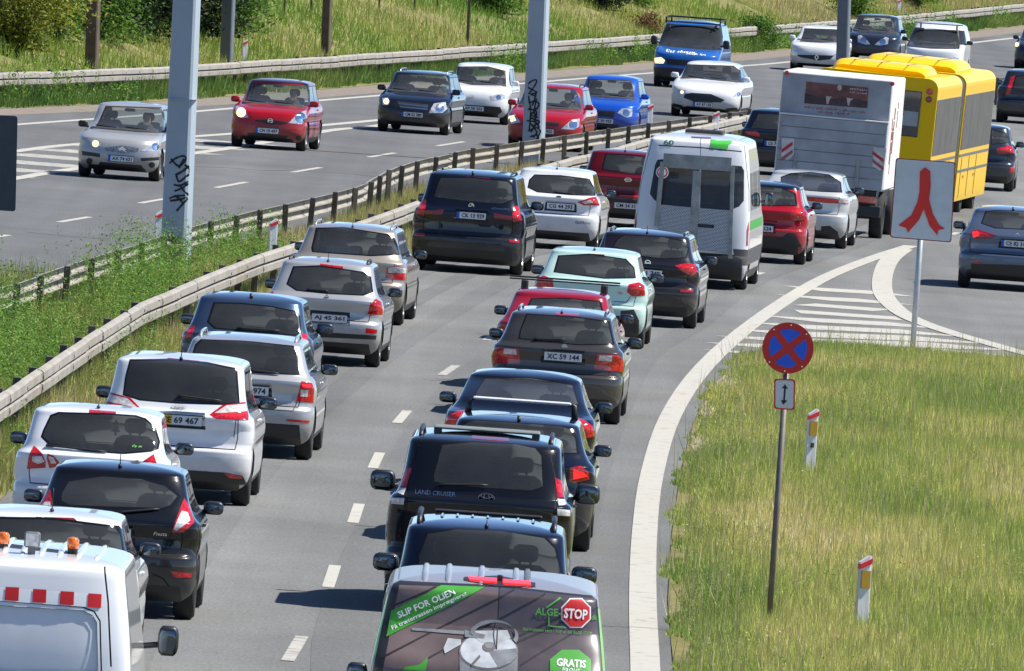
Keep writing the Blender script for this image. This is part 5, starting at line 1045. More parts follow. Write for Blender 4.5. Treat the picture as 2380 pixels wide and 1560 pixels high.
c=make('saloon','big white saloon with black oval grille above the median rail','car','sedan',(4.87,1.85,1.48,1.0,1.37),(1660,142),'O',WHITE,zh=.76,hood=1.15,ws=.85,rear=[(.18,.17),(.30,.05),(.46,.0),(.62,.0),(.72,.03),(.92,.04),(.99,.14),(1.04,.40),(1.14,.6),(1.37,1.2)])
front(c,('C',[(95,442),(400,452),(448,485),(460,558),(300,545),(60,520)]),[(HL,HEADL,'C',[(400,655),(430,628),(478,622),(465,648),(430,660)]),(HL,HEADON,'C',[(22,618),(82,612),(82,638),(32,642)]),(GR,BLACKP,'C',[(75,640),(120,632),(250,640),(345,680),(320,698),(130,690),(65,665)]),('lower_grille',BLACKP,'C',[(80,720),(330,745),(320,778),(95,752)]),('fog_recess',BLACKP,'C',[(350,738),(430,732),(432,755),(370,755)],True)],ms=(.12,.07,.085))
c.plate(ctr(c,'C',195,712),'AY 47 130',eu=True); c.finish()
c=make('hatchback','white hatchback with a large diamond badge, before the dark steel pole','car','hatch',(4.06,1.73,1.45,.98,1.36),(1912,60),'O',WHITE,zh=.82,hood=1.0,ws=.85)
front(c,('C',[(892,197),(1120,205),(1160,285),(1000,288),(862,280)]),[(HL,HEADL,'C',[(790,330),(850,350),(840,380),(795,372)],True),(GR,BLACKP,'C',[(825,372),(1090,378),(1060,405),(980,412),(860,390)]),('lower_grille',BLACKP,'C',[(860,430),(1060,440),(1060,470),(850,460)]),('fog_lamp',WHITEL,'C',[(790,445),(840,450),(838,470),(795,468)],True)])
c.emblem(ctr(c,'C',970,390),.07,.10,'lozenge'); c.finish()
c=make('hatchback','dark graphite car at the back of the oncoming traffic','car','hatch',(4.3,1.78,1.56,1.0,1.47),(2042,34),'O',DGREY,zh=.84,hood=.95,ws=.9)
front(c,('C',[(1222,112),(1465,112),(1490,170),(1495,222),(1360,215),(1195,200)]),[(HL,HEADL,'C',[(1365,305),(1385,285),(1440,252),(1460,260),(1455,300),(1400,310)],True)])
c.finish(); O10=c
c=make('hatchback','dark oncoming car cut by the right edge of the picture','car','hatch',(4.2,1.76,1.48,.98,1.39),(2428,60),'O',DGREY,zh=.8)
front(c,('D',[(2385,70),(2440,72),(2470,80),(2475,98),(2420,98),(2375,95)]),[(HL,HEADON,'C',[(2308,290),(2350,285),(2352,318),(2312,322)])]); c.finish()
VO=dict(rw=.42,wr=.34,ra=.95,fa=.9)
c=make('van','blue panel van with black lower grille and white lettering under the windscreen','van','van',(4.9,1.90,1.94,1.1,1.80),(1615,48),'O',VANBLUE,hood=1.0,ws=.85,zh=.98,zc=1.18,**VO)
c.windscreen(GL_L,c.px('D',[(1546,58),(1672,64),(1677,78),(1673,115),(1620,112),(1534,104)]))
for it in ((HL,HEADON,'B',[(2240,395),(2285,390),(2312,410),(2300,432),(2245,430)]),(HL,HEADL,'D',[(1672,150),(1704,150),(1702,162),(1675,163)]),(GR,BLACKP,'D',[(1545,136),(1680,146),(1680,160),(1550,150)]),('bumper',BLACKP,'D',[(1510,155),(1545,157),(1702,168),(1702,196),(1510,184)])): c.pcut(it[0],it[1],it[2],it[3],off=.004,wall=.02)
c.letters('lettering','~4,9',c.px('V',[(1660,108)])[0],.85,.09,WHITEPRINT,.012,shear=.2); c.letters('lettering','~9,5',c.px('V',[(1780,128)])[0],.55,.06,WHITEPRINT,.012,shear=.2)
c.wheels(); c.arch(); c.interior(rearheads=0); c.mirrors(BLACKP,z=1.32,size=(.11,.07,.15),y=c.yf(1.2)-.2)
for v in('right','left'): c.emit('side_window',c.take([(.25,1.22),(1.15,1.22),(.95,1.72),(.25,1.72)],v),GL_D)
A=Acc()
for y in(-1.4,-.4,.6): A.box(-.80,.80,y,y+.05,c.zroof(0,y)+.06,c.zroof(0,y)+.10)
for x in(-.8,.76): A.box(x,x+.04,-1.7,.7,c.zroof(0,0)+.05,c.zroof(0,0)+.09); A.box(x,x+.04,-1.4,-1.35,c.zroof(.7,0)-.05,c.zroof(0,0)+.06); A.box(x,x+.04,.5,.55,c.zroof(.7,0)-.05,c.zroof(0,0)+.06)
A.mk('roof_rack',BLACKP,c.root); c.finish()
c=make('van','white delivery van with roof bar, behind the bus roof','van','van',(4.4,1.83,1.84,1.1,1.70),(2185,51),'O',WHITE,hood=1.0,ws=.9,zh=.98,zc=1.16,**VO)
c.windscreen(GL_L,c.px('C',[(1605,207),(1925,212),(1932,330),(1750,328),(1565,310)])); c.pcut(HL,HEADL,'D',[(2112,128),(2125,126),(2128,140),(2112,142)],True,off=.004); c.wheels(); c.arch(); c.interior(rearheads=0); c.mirrors(BLACKP,z=1.25)
for v in('right','left'): c.emit('side_window',c.take([(.1,1.18),(1.0,1.18),(.75,1.62),(.1,1.62)],v),GL_D)
A=Acc(); zz=c.zroof(0,.4); A.box(-.75,.75,.4,.46,zz+.05,zz+.09); A.box(-.6,-.54,.4,.46,zz-.08,zz+.06); A.box(.54,.6,.4,.46,zz-.08,zz+.06); A.mk('roof_bar',ALLOY,c.root); c.finish()
# ---- drivers that can be made out behind the windscreens
def bust():
    me=bpy.data.meshes.new('person'); J=[(0,0,.0,.15,.12),(0,.02,.25,.17,.12),(0,.0,.42,.17,.11),(0,.01,.52,.06,.06),(0,.03,.60,.075,.085),(0,.04,.70,.08,.095),(0,.03,.77,.06,.07),
       (.19,.0,.41,.065,.065),(.24,.10,.22,.05,.05),(.16,.36,.20,.038,.038),(.13,.46,.24,.045,.03),(-.19,.0,.41,.065,.065),(-.24,.10,.22,.05,.05),(-.16,.36,.20,.038,.038),(-.13,.46,.24,.045,.03)]
    E=[(0,1),(1,2),(2,3),(3,4),(4,5),(5,6),(2,7),(7,8),(8,9),(9,10),(2,11),(11,12),(12,13),(13,14)]
    me.from_pydata([j[:3] for j in J],E,[]); ob=bpy.data.objects.new('person',me); COL.objects.link(ob)
    m=ob.modifiers.new('s','SKIN'); ob.modifiers.new('d','SUBSURF').levels=1
    for i,d in enumerate(me.skin_vertices[0].data): d.radius=(J[i][3],J[i][4]); d.use_root=(i==0)
    dg=bpy.context.evaluated_depsgraph_get(); r=bpy.data.meshes.new_from_object(ob.evaluated_get(dg)); bpy.data.objects.remove(ob)
    cl=plain('dark_clothing',(.05,.055,.07),.9); sk_=plain('skin',(.50,.30,.22),.55); hr=plain('brown_hair',(.05,.03,.02),.8)
    r.materials.clear()
    for q in(cl,sk_,hr): r.materials.append(q)
    for p in r.polygons:
        z=p.center.z; y=p.center.y; p.material_index=2 if (z>.74 or (z>.58 and y<.0)) else (1 if z>.50 or y>.34 else 0); p.use_smooth=True
    return r
PM=bust()
for cc,ds in ((O1,'the silver hatchback'),(O2,'the red hatchback with its lamp lit'),(O5,'the crimson estate'),(O10,'the dark graphite car')):
    o=bpy.data.objects.new('person',PM); COL.objects.link(o); n_,c_=_m.sin(cc.rz),_m.cos(cc.rz); lx,ly=-.36,cc.yf(cc.sp['zc'])-.86
    o.location=(cc.o[0]+c_*lx-n_*ly,cc.o[1]+n_*lx+c_*ly,cc.sp['zb']-.42); o.rotation_euler=(0,0,cc.rz); tag(o,'person in dark clothes sitting at the wheel of '+ds,'person','drivers of oncoming cars')
# ================================================================ rails, poles, signs
GALV=plain('weathered_galvanised',(.30,.278,.24),.75,metal=.0,noise=.16,scale=1.5,bump=.1); POST=plain('dark_post',(.085,.075,.065),.75,noise=.3,scale=5)
def along(path,step,y0,y1):
    P=[np.array(p[:2]) for p in path]; d=[0]
    for a,b in zip(P[:-1],P[1:]): d.append(d[-1]+float(np.hypot(*(b-a))))
    out=[]; s_=0.0
    while s_<d[-1]:
        x=float(np.interp(s_,d,[p[0] for p in P])); y=float(np.interp(s_,d,[p[1] for p in P]))
        if y0<=y<=y1: out.append((x,y))
        s_+=step
    return out
WP=[(.0,.435),(.05,.447),(.075,.47),(.08,.565),(.005,.588),(.005,.605),(.08,.628),(.075,.72),(.05,.743),(.0,.755)]
def guardrail(label,path,side,y0,y1,zf=lambda x,y:0.0,sect=4.0,post=2.0,dz=0.0,posts=True):
    """W-beam sections bolted to posts; side=+1 puts the beam on the right of the posts"""
    pts=along(path,post,y0,y1); r=empty('guardrail',(pts[0][0],pts[0][1],0)); tag(r,label,'guardrail','steel guardrails'); ox,oy=pts[0]
    th=.006; k=int(round(sect/post))
    for i in range(0,len(pts)-1,k):
        seg=pts[i:min(i+k,len(pts)-1)+1]
        if len(seg)<2: continue
        v=[];f=[]; jx=random.gauss(0,.003); jz=random.gauss(0,.004)
        ends=[seg[0],*seg[1:-1],seg[-1]]
        for (x,y) in ends:
            a,b=ends[0],ends[-1]; t=Vector((b[0]-a[0],b[1]-a[1],0)).normalized(); n=Vector((t.y,-t.x,0))*side
            ext=-.04 if (x,y)==ends[0] else (.04 if (x,y)==ends[-1] else 0); z0=zf(x,y)+dz+jz
            for dd,hh in WP: v.append((x+n.x*(dd+.05+jx+(.006 if (i//k)%2 else 0))+t.x*ext-ox,y+n.y*(dd+.05+jx)+t.y*ext-oy,hh+z0))
        m=len(WP)
        for q in range(len(ends)-1):
            for j in range(m-1): f.append((q*m+j,q*m+j+1,(q+1)*m+j+1,(q+1)*m+j))
        o=mk('rail_section',v,f,GALV,r,False); sm=o.modifiers.new('t','SOLIDIFY'); sm.thickness=th
    if posts:
        A=Acc(); A.box(-.05,.05,-.03,.03,-.1,.78,.008); pm=None
        for i,(x,y) in enumerate(pts):
            if pm is None: o=A.mk('rail_post',POST,r); pm=o.data
            else: o=link(bpy.data.objects.new('rail_post',pm),r)
            o.location=(x-ox,y-oy,zf(x,y)+dz+random.gauss(0,.012)); o.rotation_euler=(random.gauss(0,.02),random.gauss(0,.02),.1+random.gauss(0,.1))
    A=Acc(); A.lathe([(-.006,.022),(.012,.022)],'x',8); bm_=None
    if posts:
        for i,(x,y) in enumerate(pts[:60]):
            for hh in(.66,.52):
                if bm_ is None: o=A.mk('rail_bolt',POST,r); bm_=o.data
                else: o=link(bpy.data.objects.new('rail_bolt',bm_),r)
                o.location=(x-ox+side*.135,y-oy,hh+zf(x,y)+dz)
    return r
guardrail('pale steel guardrail with corrugated face along the queuing lane',[(p[0]-.1,p[1]) for p in R2],1,195,430,dz=.03,post=4.0,sect=4.0)
guardrail('steel guardrail seen from behind its dark posts beside the oncoming lanes',[(p[0]+.08,p[1]) for p in R1],-1,232,520,dz=.03,post=5.0,sect=5.0)
guardrail('steel guardrail half buried in grass below the far bushes',[(p[0]-.55,p[1]) for p in FAR],1,380,760,zf=lambda x,y:.03,posts=True)
STEEL=plain('painted_steel_column',(.34,.40,.46),.55,noise=.08,scale=1.5,coat=.2); DSTEEL=plain('dark_steel_column',(.13,.15,.17),.55,noise=.12); WOOD=plain('tarred_wood',(.10,.075,.055),.85,noise=.3,scale=4,bump=.3)
def column(label,x,y,w0,w1,h,mat,yaw,tilt,Y=None,base=None,name='lamp_column'):
    P=base or G(x,y); o=empty(name,P); tag(o,label,'pole'); o.rotation_euler=(0,rad(tilt),0)
    A=Acc(); ch=w0*.08; cy,sy=math.cos(rad(yaw)),math.sin(rad(yaw)); v=[];f=[]
    for z,w in ((-.3,w0),(h*.25,w0+(w1-w0)*.25),(h*.6,w0+(w1-w0)*.6),(h,w1)):
        a=w/2; c_=a*.18
        for px_,py_ in ((-a+c_,-a),(a-c_,-a),(a,-a+c_),(a,a-c_),(a-c_,a),(-a+c_,a),(-a,a-c_),(-a,-a+c_)): v.append((px_*cy-py_*sy,px_*sy+py_*cy,z))
    for i in range(3):
        for j in range(8): k=(j+1)%8; f.append((i*8+j,i*8+k,(i+1)*8+k,(i+1)*8+j))
    f.append(tuple(range(24,32))); mk('shaft',v,f,mat,o); return o
p1=column('tall grey-blue steel column with black graffiti and a junction box, nearest pole',405,655,.43,.30,13,STEEL,-13,-1.4)
p2=column('tall grey-blue steel column with dense graffiti in front of the crimson estate',1238,385,.44,.30,13,STEEL,-13,-1.7)
A=Acc(); A.box(-.23,.23,-.23,.23,2.95,2.965); A.mk('flange',STEEL,p1)
b3=at_depth(1958,250,425); column('slim dark steel column rising behind the yellow bus',0,0,.30,.26,12,DSTEEL,-13,-2.2,base=(b3[0],b3[1],0))
for lab,x,y,w,m,t in (('dark wooden pole with a sunlit edge left of the silver hatchback roof',213,162,.30,WOOD,-2.2),('dark steel pole behind the far guardrail beside a marker post',526,152,.31,DSTEEL,-1.8),('brown wooden pole standing in the pale grass behind the guardrail',756,133,.23,WOOD,-1.8)):
    q=on_bank(x,y); column(lab,0,0,w,w*.9,9,m,-14,t,base=(q[0],q[1],q[2]),name='utility_pole')
q=on_bank(1086,112); o=empty('wire_pole',q); tag(o,'thin wire pole on the grassy bank above the white city car','pole'); A=Acc(); A.tube([(0,0,-.2),(-.15,0,6)],.045,8); A.mk('shaft',POST,o,True)
INKG=plain('graffiti_paint',(.012,.014,.018),.6)
def graffiti(root,base_px,strokes,w):
    o=None; P=root.location
    for st in strokes:
        pts=[at_depth(x,y,P[1]-.235) for x,y in st]; pts=[(p[0]-P[0],p[2]) for p in pts]; sm=smooth([(a,b,0) for a,b in pts],5); v=[];f=[]
        for i,p in enumerate(sm):
            a=sm[max(i-1,0)]; b=sm[min(i+1,len(sm)-1)]; tx_,tz=b[0]-a[0],b[1]-a[1]; l=math.hypot(tx_,tz) or 1; ww=w*(.7+.5*random.random())/2; dx,dz=-tz/l*ww,tx_/l*ww
            zz=p[1]; xx=p[0]; half=(.43-.13*zz/13)/2*.90*.93
            cl=lambda q:max(-half,min(half,q+zz*math.tan(rad(1.5))))
            yy=-.012
            def yf_(X): return -(half/.90)/math.cos(rad(13))-.004-X*math.tan(rad(13))
            X0,X1=cl(xx+dx),cl(xx-dx); v+=[(X0,yf_(X0)*1.0-.018,zz+dz),(X1,yf_(X1)-.018,zz-dz)]
        for i in range(len(sm)-1): f.append((2*i,2*i+1,2*i+3,2*i+2))
        mk('graffiti_stroke',v,f,INKG,root)
S1=[[(1150,1110),(1195,1075),(1245,1062),(1262,1085),(1215,1130),(1160,1080)],[(1250,1080),(1225,1125),(1215,1145)],[(1255,1120),(1285,1150),(1290,1180)],[(1190,1190),(1240,1165),(1285,1130)],[(1195,1185),(1215,1235),(1260,1205),(1290,1185)],[(1180,1255),(1225,1262),(1280,1235)],[(1185,1300),(1235,1280),(1280,1250)],[(1225,1265),(1250,1300),(1285,1330)],[(1155,1365),(1200,1360),(1270,1345)],[(1185,1330),(1215,1350),(1245,1385)],[(1200,1435),(1240,1390),(1280,1350)],[(1150,1350),(1190,1335),(1260,1330)]]
graffiti(p1,None,[fr('A',s) for s in S1],.034)
S2=[[(1365,620),(1375,580),(1410,550),(1440,545),(1430,580),(1385,640)],[(1375,590),(1440,630),(1400,640),(1440,655)],[(1440,620),(1425,680),(1410,720)],[(1385,650),(1400,760),(1390,880)],[(1385,700),(1435,690),(1455,720),(1405,780),(1450,800)],[(1380,740),(1440,760),(1420,830)],[(1440,670),(1425,760),(1435,840),(1400,900)],[(1395,800),(1460,830),(1410,860)],[(1370,820),(1430,830),(1460,870)],[(1400,840),(1440,900),(1415,935)],[(1380,890),(1440,870),(1465,900),(1425,970)],[(1395,930),(1440,920),(1455,950)],[(1405,990),(1402,1003)]]
graffiti(p2,None,[fr('B',s) for s in S2],.040)
A=Acc(); A.box(-.16,.16,-.42,-.20,.30,.62,.02); bx_=A.mk('junction_box',plain('weathered_box',(.26,.22,.17),.8,noise=.25),p1); A=Acc(); A.box(-.08,.10,-.38,-.21,-.2,.30); A.mk('box_stand',POST,bx_); A=Acc(); A.box(-.05,.03,-.33,-.25,.62,.74); A.mk('conduit',POST,bx_)
def plate_at(pts_px,Y,th=.02): return [at_depth(x,y,Y) for x,y in pts_px]
# no-stopping sign
SGW=plain('sign_white',(.62,.66,.70),.45,noise=.05); SGR=plain('sign_red',(.60,.015,.012),.4,noise=.05); SGB=plain('sign_blue',(.012,.10,.72),.4,noise=.05); SGK=plain('sign_back_grey',(.05,.06,.07),.6); SPOST=plain('sign_post_steel',(.16,.14,.12),.6,metal=.3,noise=.2)
bs=G(1785,1480); o=empty('no_stopping_sign',bs); tag(o,'round red and blue no-stopping sign with an arrow plate on a thin leaning post','road sign')
L_=lambda x,y,dy=0.0:(lambda p:(p[0]-bs[0],p[1]-bs[1],p[2]))(at_depth(x,y,bs[1]+dy))
t=L_(1828,860,.04); A=Acc(); A.tube([(0,.04,-.3),(t[0],.04,t[2])],.031,10); A.mk('post',SPOST,o,True)
cen=L_(*fr('F',[(775,922)])[0]); R_=175*.3418*bs[1]/FOC; rot0=rad(-4)
def disc(name,mat,rad_,y0,y1,n=40): A=Acc(); A.prism([(cen[0]+rad_*math.cos(2*math.pi*i/n),cen[2]+rad_*math.sin(2*math.pi*i/n)) for i in range(n)],lambda a,b:(a,y0,b),lambda a,b:(a,y1,b)); return A.mk(name,mat,o)
disc('sign_disc',SGR,R_,-.012,.006); rb=R_*.745; hb=R_*.135
for k in range(4):
    a0=rot0+k*math.pi/2; ap=hb/math.sin(math.pi/4); da=math.asin(hb/rb); pts=[(ap*math.cos(a0),ap*math.sin(a0))]+[(rb*math.cos(a),rb*math.sin(a)) for a in np.linspace(a0-math.pi/4+da,a0+math.pi/4-da,10)]
    A=Acc(); A.prism([(cen[0]+p,cen[2]+q) for p,q in pts],lambda a,b:(a,-.016,b),lambda a,b:(a,-.010,b)); A.mk('blue_sector',SGB,o)
for ang in (45,135,225,315,90,270):
    A=Acc(); a=rad(ang-4); A.lathe([(-.02,.008),(-.012,.012)],'y',8,(cen[0]+R_*.9*math.cos(a),0,cen[2]+R_*.9*math.sin(a))); A.mk('bolt',CHROME,o)
pc=fr('F',[(680,1130),(825,1135),(820,1345),(680,1335)]); q=[L_(*p) for p in pc]
def rpoly(q,sh,n=4,r=.03):
    cx=sum(p[0] for p in q)/4; cz=sum(p[2] for p in q)/4; out=[]
    P=[(cx+(p[0]-cx)*sh[0],cz+(p[2]-cz)*sh[1]) for p in q]
    for i in range(4):
        a,b,c_=P[i-1],P[i],P[(i+1)%4]
        u=Vector((a[0]-b[0],a[1]-b[1])).normalized(); w=Vector((c_[0]-b[0],c_[1]-b[1])).normalized()
        for k in range(n+1): t=k/n; p=Vector(b)+u*r*(1-t)**2+w*r*t**2; out.append((p.x,p.y))
    return out
A=Acc(); A.prism(rpoly(q,(1,1)),lambda a,b:(a,-.012,b),lambda a,b:(a,.004,b)); A.mk('arrow_plate_border',SGR,o)
A=Acc(); A.prism(rpoly(q,(.86,.91)),lambda a,b:(a,-.016,b),lambda a,b:(a,-.011,b)); A.mk('arrow_plate',SGW,o)
ap=[L_(*p) for p in fr('F',[(755,1168),(775,1200),(760,1197),(754,1275),(770,1280),(743,1308),(726,1277),(742,1277),(748,1195),(732,1196)])]
A=Acc(); A.prism([(p[0],p[2]) for p in ap],lambda a,b:(a,-.019,b),lambda a,b:(a,-.015,b)); A.mk('double_arrow',INK,o)
for bx,by in ((722,1162),(787,1160),(715,1318),(778,1320)): p=L_(*fr('F',[(bx,by)])[0]); A=Acc(); A.lathe([(-.024,.008),(-.016,.011)],'y',8,(p[0],0,p[2])); A.mk('bolt',CHROME,o)
# forked-arrow sign
bs=G(2121,812); o=empty('lane_split_sign',bs); tag(o,'white rectangular sign with a red forked arrow on a grey post','road sign')
t=L_(2139,560,.05); A=Acc(); A.tube([(0,.05,-.3),(t[0],.05,t[2]+.6)],.045,10); A.mk('post',plain('galvanised_post',(.38,.41,.44),.5,metal=.4),o,True)
q=[L_(*p) for p in ((2082,367),(2221,377),(2211,564),(2068,552))]
A=Acc(); A.prism(rpoly(q,(1,1),r=.05),lambda a,b:(a,-.014,b),lambda a,b:(a,.006,b)); A.mk('sign_border',plain('sign_dark_red',(.22,.02,.03),.5),o)
A=Acc(); A.prism(rpoly(q,(.965,.975),r=.045),lambda a,b:(a,-.019,b),lambda a,b:(a,-.012,b)); A.mk('sign_face',plain('sign_pale',(.50,.55,.60),.5,noise=.06),o)
for pts in ([(2150,389),(2162,398),(2163,432),(2159,468),(2150,484),(2147,486),(2138,480),(2137,440),(2138,399)],[(2138,440),(2147,486),(2136,511),(2110,541),(2106,530),(2088,524),(2118,500),(2132,470)],[(2147,486),(2159,462),(2168,497),(2182,522),(2195,532),(2181,535),(2178,547),(2160,524)]):
    p=[L_(*w) for w in pts]; A=Acc(); A.prism([(w[0],w[2]) for w in p],lambda a,b:(a,-.024-.001*len(pts)%3,b),lambda a,b:(a,-.017,b)); A.mk('red_arrow',SGR,o)
# back of a big sign at the left edge
q=[at_depth(x,y,262) for x,y in ((-120,262),(41,270),(36,492),(-125,480))]; bs=(q[0][0]+.35,262,0); o=empty('direction_sign',bs); tag(o,'dark grey back of a road sign cut by the left edge','road sign')
A=Acc(); A.prism(rpoly([(p[0]-bs[0],0,p[2]) for p in q],(1,1),r=.05),lambda a,b:(a,0,b),lambda a,b:(a,.03,b)); A.mk('sign_back',SGK,o); A=Acc(); A.tube([(0,.06,-.3),(0,.06,q[0][2]-.1)],.05,8); A.mk('post',SPOST,o,True)
# edge marker posts
MW=plain('marker_white',(.70,.71,.74),.5,noise=.08); MR_=plain('marker_red',(.65,.02,.03),.35,emit=None); MY=plain('marker_amber',(.42,.25,.02),.35)
def marker(label,base,h,lean=0.0,amber=True,num=False):
    o=empty('marker_post',base); tag(o,label,'marker post','edge marker posts'); o.rotation_euler=(0,rad(lean),rad(20))
    A=Acc(); w=.062; pr=[(-w,0),(w,0),(w,h),(w*.6,h+.005),(-w,h-.065)]
    A.prism(pr,lambda a,b:(a,-.028+.012*(abs(a)/w),b),lambda a,b:(a,.045,b)); A.mk('blade',MW,o)
    A=Acc(); A.prism([(-w*1.02,h-.135),(w*1.02,h-.075),(w*1.02,h-.022),(-w*1.02,h-.085)],lambda a,b:(a,-.034,b),lambda a,b:(a,.048,b)); A.mk('red_band',MR_,o)
    if amber: A=Acc(); A.box(-w*.72,w*.80,-.036,-.02,h-.33,h-.15); A.mk('reflector',MY,o)
    if num: A=Acc(); A.box(-w*.3,w*.3,-.035,-.02,h-.48,h-.42); A.mk('number_tag',INK,o)
    return o
marker('white marker post with red band and amber reflector, nearest on the grass island',G(2001,1488),.86,-.5)
marker('white marker post farther up the grass island with a small black tag',G(1880,1122),.92,0,True,True)
for lab,x,yt,h,z in (('white marker post standing on the median beside the beige estate',640,509,1.0,.1),('marker post almost hidden behind the nearest graffiti column',374,490,1.0,.1),('white marker post at the median rail left of the minibus',1514,242,1.0,.1),('white marker post at the median rail below the big white saloon',1668,259,.95,.1)):
    P=G(x,yt,h+z); marker(lab,(P[0],P[1],z),h,-1,False)
for lab,x,yb in (('white marker post behind the far guardrail beside the dark steel pole',568,148),('white marker post on the bank above the white delivery van',2089,36)): marker(lab,on_bank(x,yb),.62,-1,False)
# fence on the bank
for i,(x,yb) in enumerate(((618,38),(660,36),(722,34),(880,30),(962,28),(1015,26),(1210,22),(1300,18))):
    q=on_bank(x,yb); o=empty('fence_post',q); tag(o,'thin grey fence post on the bank, %s from the left along the top edge'%('first','second','third','fourth','fifth','sixth','seventh','last')[i],'fence post','fence posts on the bank'); A=Acc(); A.tube([(0,0,-.2),(0,0,1.6)],.03,6); A.mk('shaft',POST,o,True)
# ================================================================ vegetation
LEAF=leafmat('leaf'); GRASSM=leafmat('grass_blades',.2,.7)
_N=RNG.random((64,64))
def vnoise(x,y,s):
    x=np.asarray(x)/s; y=np.asarray(y)/s; xi=np.floor(x).astype(int); yi=np.floor(y).astype(int); fx=x-xi; fy=y-yi; fx=fx*fx*(3-2*fx); fy=fy*fy*(3-2*fy)
    g=lambda a,b:_N[a%64,b%64]
    return (g(xi,yi)*(1-fx)+g(xi+1,yi)*fx)*(1-fy)+(g(xi,yi+1)*(1-fx)+g(xi+1,yi+1)*fx)*fy
def tris(name,V,C,mat,parent=None):
    """V (n,k,3) polygons with k corners, C (n,3) colours"""
    n,k,_=V.shape; me=bpy.data.meshes.new(name); me.vertices.add(n*k); me.vertices.foreach_set('co',V.reshape(-1).astype(np.float32))
    me.loops.add(n*k); me.loops.foreach_set('vertex_index',np.arange(n*k,dtype=np.int32)); me.polygons.add(n); me.polygons.foreach_set('loop_start',np.arange(0,n*k,k,dtype=np.int32)); me.polygons.foreach_set('loop_total',np.full(n,k,dtype=np.int32))
    me.update(calc_edges=True); a=me.color_attributes.new('col','FLOAT_COLOR','POINT'); c4=np.ones((n*k,4),np.float32); c4[:,:3]=np.repeat(C,k,0); a.data.foreach_set('color',c4.reshape(-1)); me.materials.append(mat); me.validate()
    return link(bpy.data.objects.new(name,me),parent)
def blades(name,label,P,h,w,C,lean=.45):
    n=len(P); a=RNG.random(n)*2*np.pi; b=RNG.random(n)*2*np.pi; ln=np.abs(RNG.normal(0,lean,n)); d=np.stack([np.cos(a),np.sin(a)*.35],1)
    V=np.zeros((n,3,3)); V[:,0,:2]=P[:,:2]-d*w[:,None]/2; V[:,1,:2]=P[:,:2]+d*w[:,None]/2; V[:,0,2]=V[:,1,2]=P[:,2]-.02
    V[:,2,0]=P[:,0]+np.cos(b)*np.sin(ln)*h; V[:,2,1]=P[:,1]+np.sin(b)*np.sin(ln)*h; V[:,2,2]=P[:,2]+h*np.cos(ln)
    o=tris(name,V,np.clip(C,0,1),GRASSM); o['kind']='stuff'; o['label']=label; o['category']='grass'; return o
def palette(t,stops):
    t=np.clip(t,0,1); xs=[s[0] for s in stops]; return np.stack([np.interp(t,xs,[s[1][k] for s in stops]) for k in range(3)],1)
DRY=[(0,(.15,.22,.055)),(.35,(.25,.31,.075)),(.6,(.36,.37,.11)),(.8,(.48,.42,.17)),(1,(.60,.50,.28))]
LUSH=[(0,(.055,.13,.03)),(.4,(.12,.22,.045)),(.7,(.22,.29,.07)),(1,(.38,.34,.14))]
# island grass
N=420000; Y=150+(263.4-150)*RNG.random(N)**.9; xl=np.interp(Y,[p[1] for p in IL],[p[0] for p in IL]); wv=np.maximum(1190/FOC*Y*1.12-xl,1.5); xl=xl+.34*(vnoise(Y,Y*0+5,1.6)-.42)+.16*(vnoise(Y,Y*0+15,.5)-.5); X=xl+.02+wv*RNG.random(N)
far=np.interp(Y,[250,257,261,263.5],[30,16,10,6]); ok=(Y<250)|(X<far); 
soilm=np.zeros(N,bool)
for x0,y0,rx,ry in ((1690,905,.5,6.5),(1640,965,.3,4.5),(1625,1040,.22,3.5)): c_=G(x0,y0); soilm|=((X-c_[0])/rx)**2+((Y-c_[1])/ry)**2<RNG.random(N)*1.0
ok&=~(soilm&(RNG.random(N)<.9)); X,Y,xl=X[ok],Y[ok],xl[ok]; n=len(X)
edge=np.clip((X-xl)/.9,0,1)*np.clip((264.5-Y)/6,.25,1); den=vnoise(X*3,Y,5)
t=.06+.62*vnoise(X*4+9,Y,7)+.35*vnoise(X*9,Y*1.0+31,1.6)+RNG.normal(0,.13,n)-.16; t-=.45*np.exp(-((X-xl-.55)/.55)**2-((Y-178)/9)**2); t+=.28*np.exp(-((X-xl-1.2)/.8)**2-((Y-196)/10)**2); t=np.where(edge<.8,t-.30*(1-edge),t)
h=(.04+.13*edge)*(.4+1.0*RNG.random(n))*(.65+.7*den); C=palette(t+.04,DRY)*(.65+.6*RNG.random(n)+.8*(RNG.random(n)<.10))[:,None]*np.array([[1.80,1.72,1.6]])
blades('island_grass','long dry summer grass covering the traffic island',np.stack([X,Y,np.full(n,.10)],1),h,.009+.008*RNG.random(n),C,.65)
# thin seed stalks standing above the island grass
N=9000; k=RNG.integers(0,n,N); blades('seed_stalks','tall pale seed stalks on the traffic island',np.stack([X[k],Y[k],np.full(N,.1)],1),.28+.25*RNG.random(N),np.full(N,.012),palette(.55+.5*RNG.random(N),DRY)*1.15,.25)
k=RNG.integers(0,n,2600); kk=k[(vnoise(X[k]*5+3,Y[k],4)>.62)]
WS0=[(0,(.12,.22,.04)),(.6,(.20,.31,.06)),(1,(.30,.38,.10))]
IW=(X[kk],Y[kk])
FLW=k[vnoise(X[k]*5+50,Y[k]+9,3)>.74][:260]; FP=np.stack([X[FLW],Y[FLW],np.full(len(FLW),.26)+.1*RNG.random(len(FLW))],1)
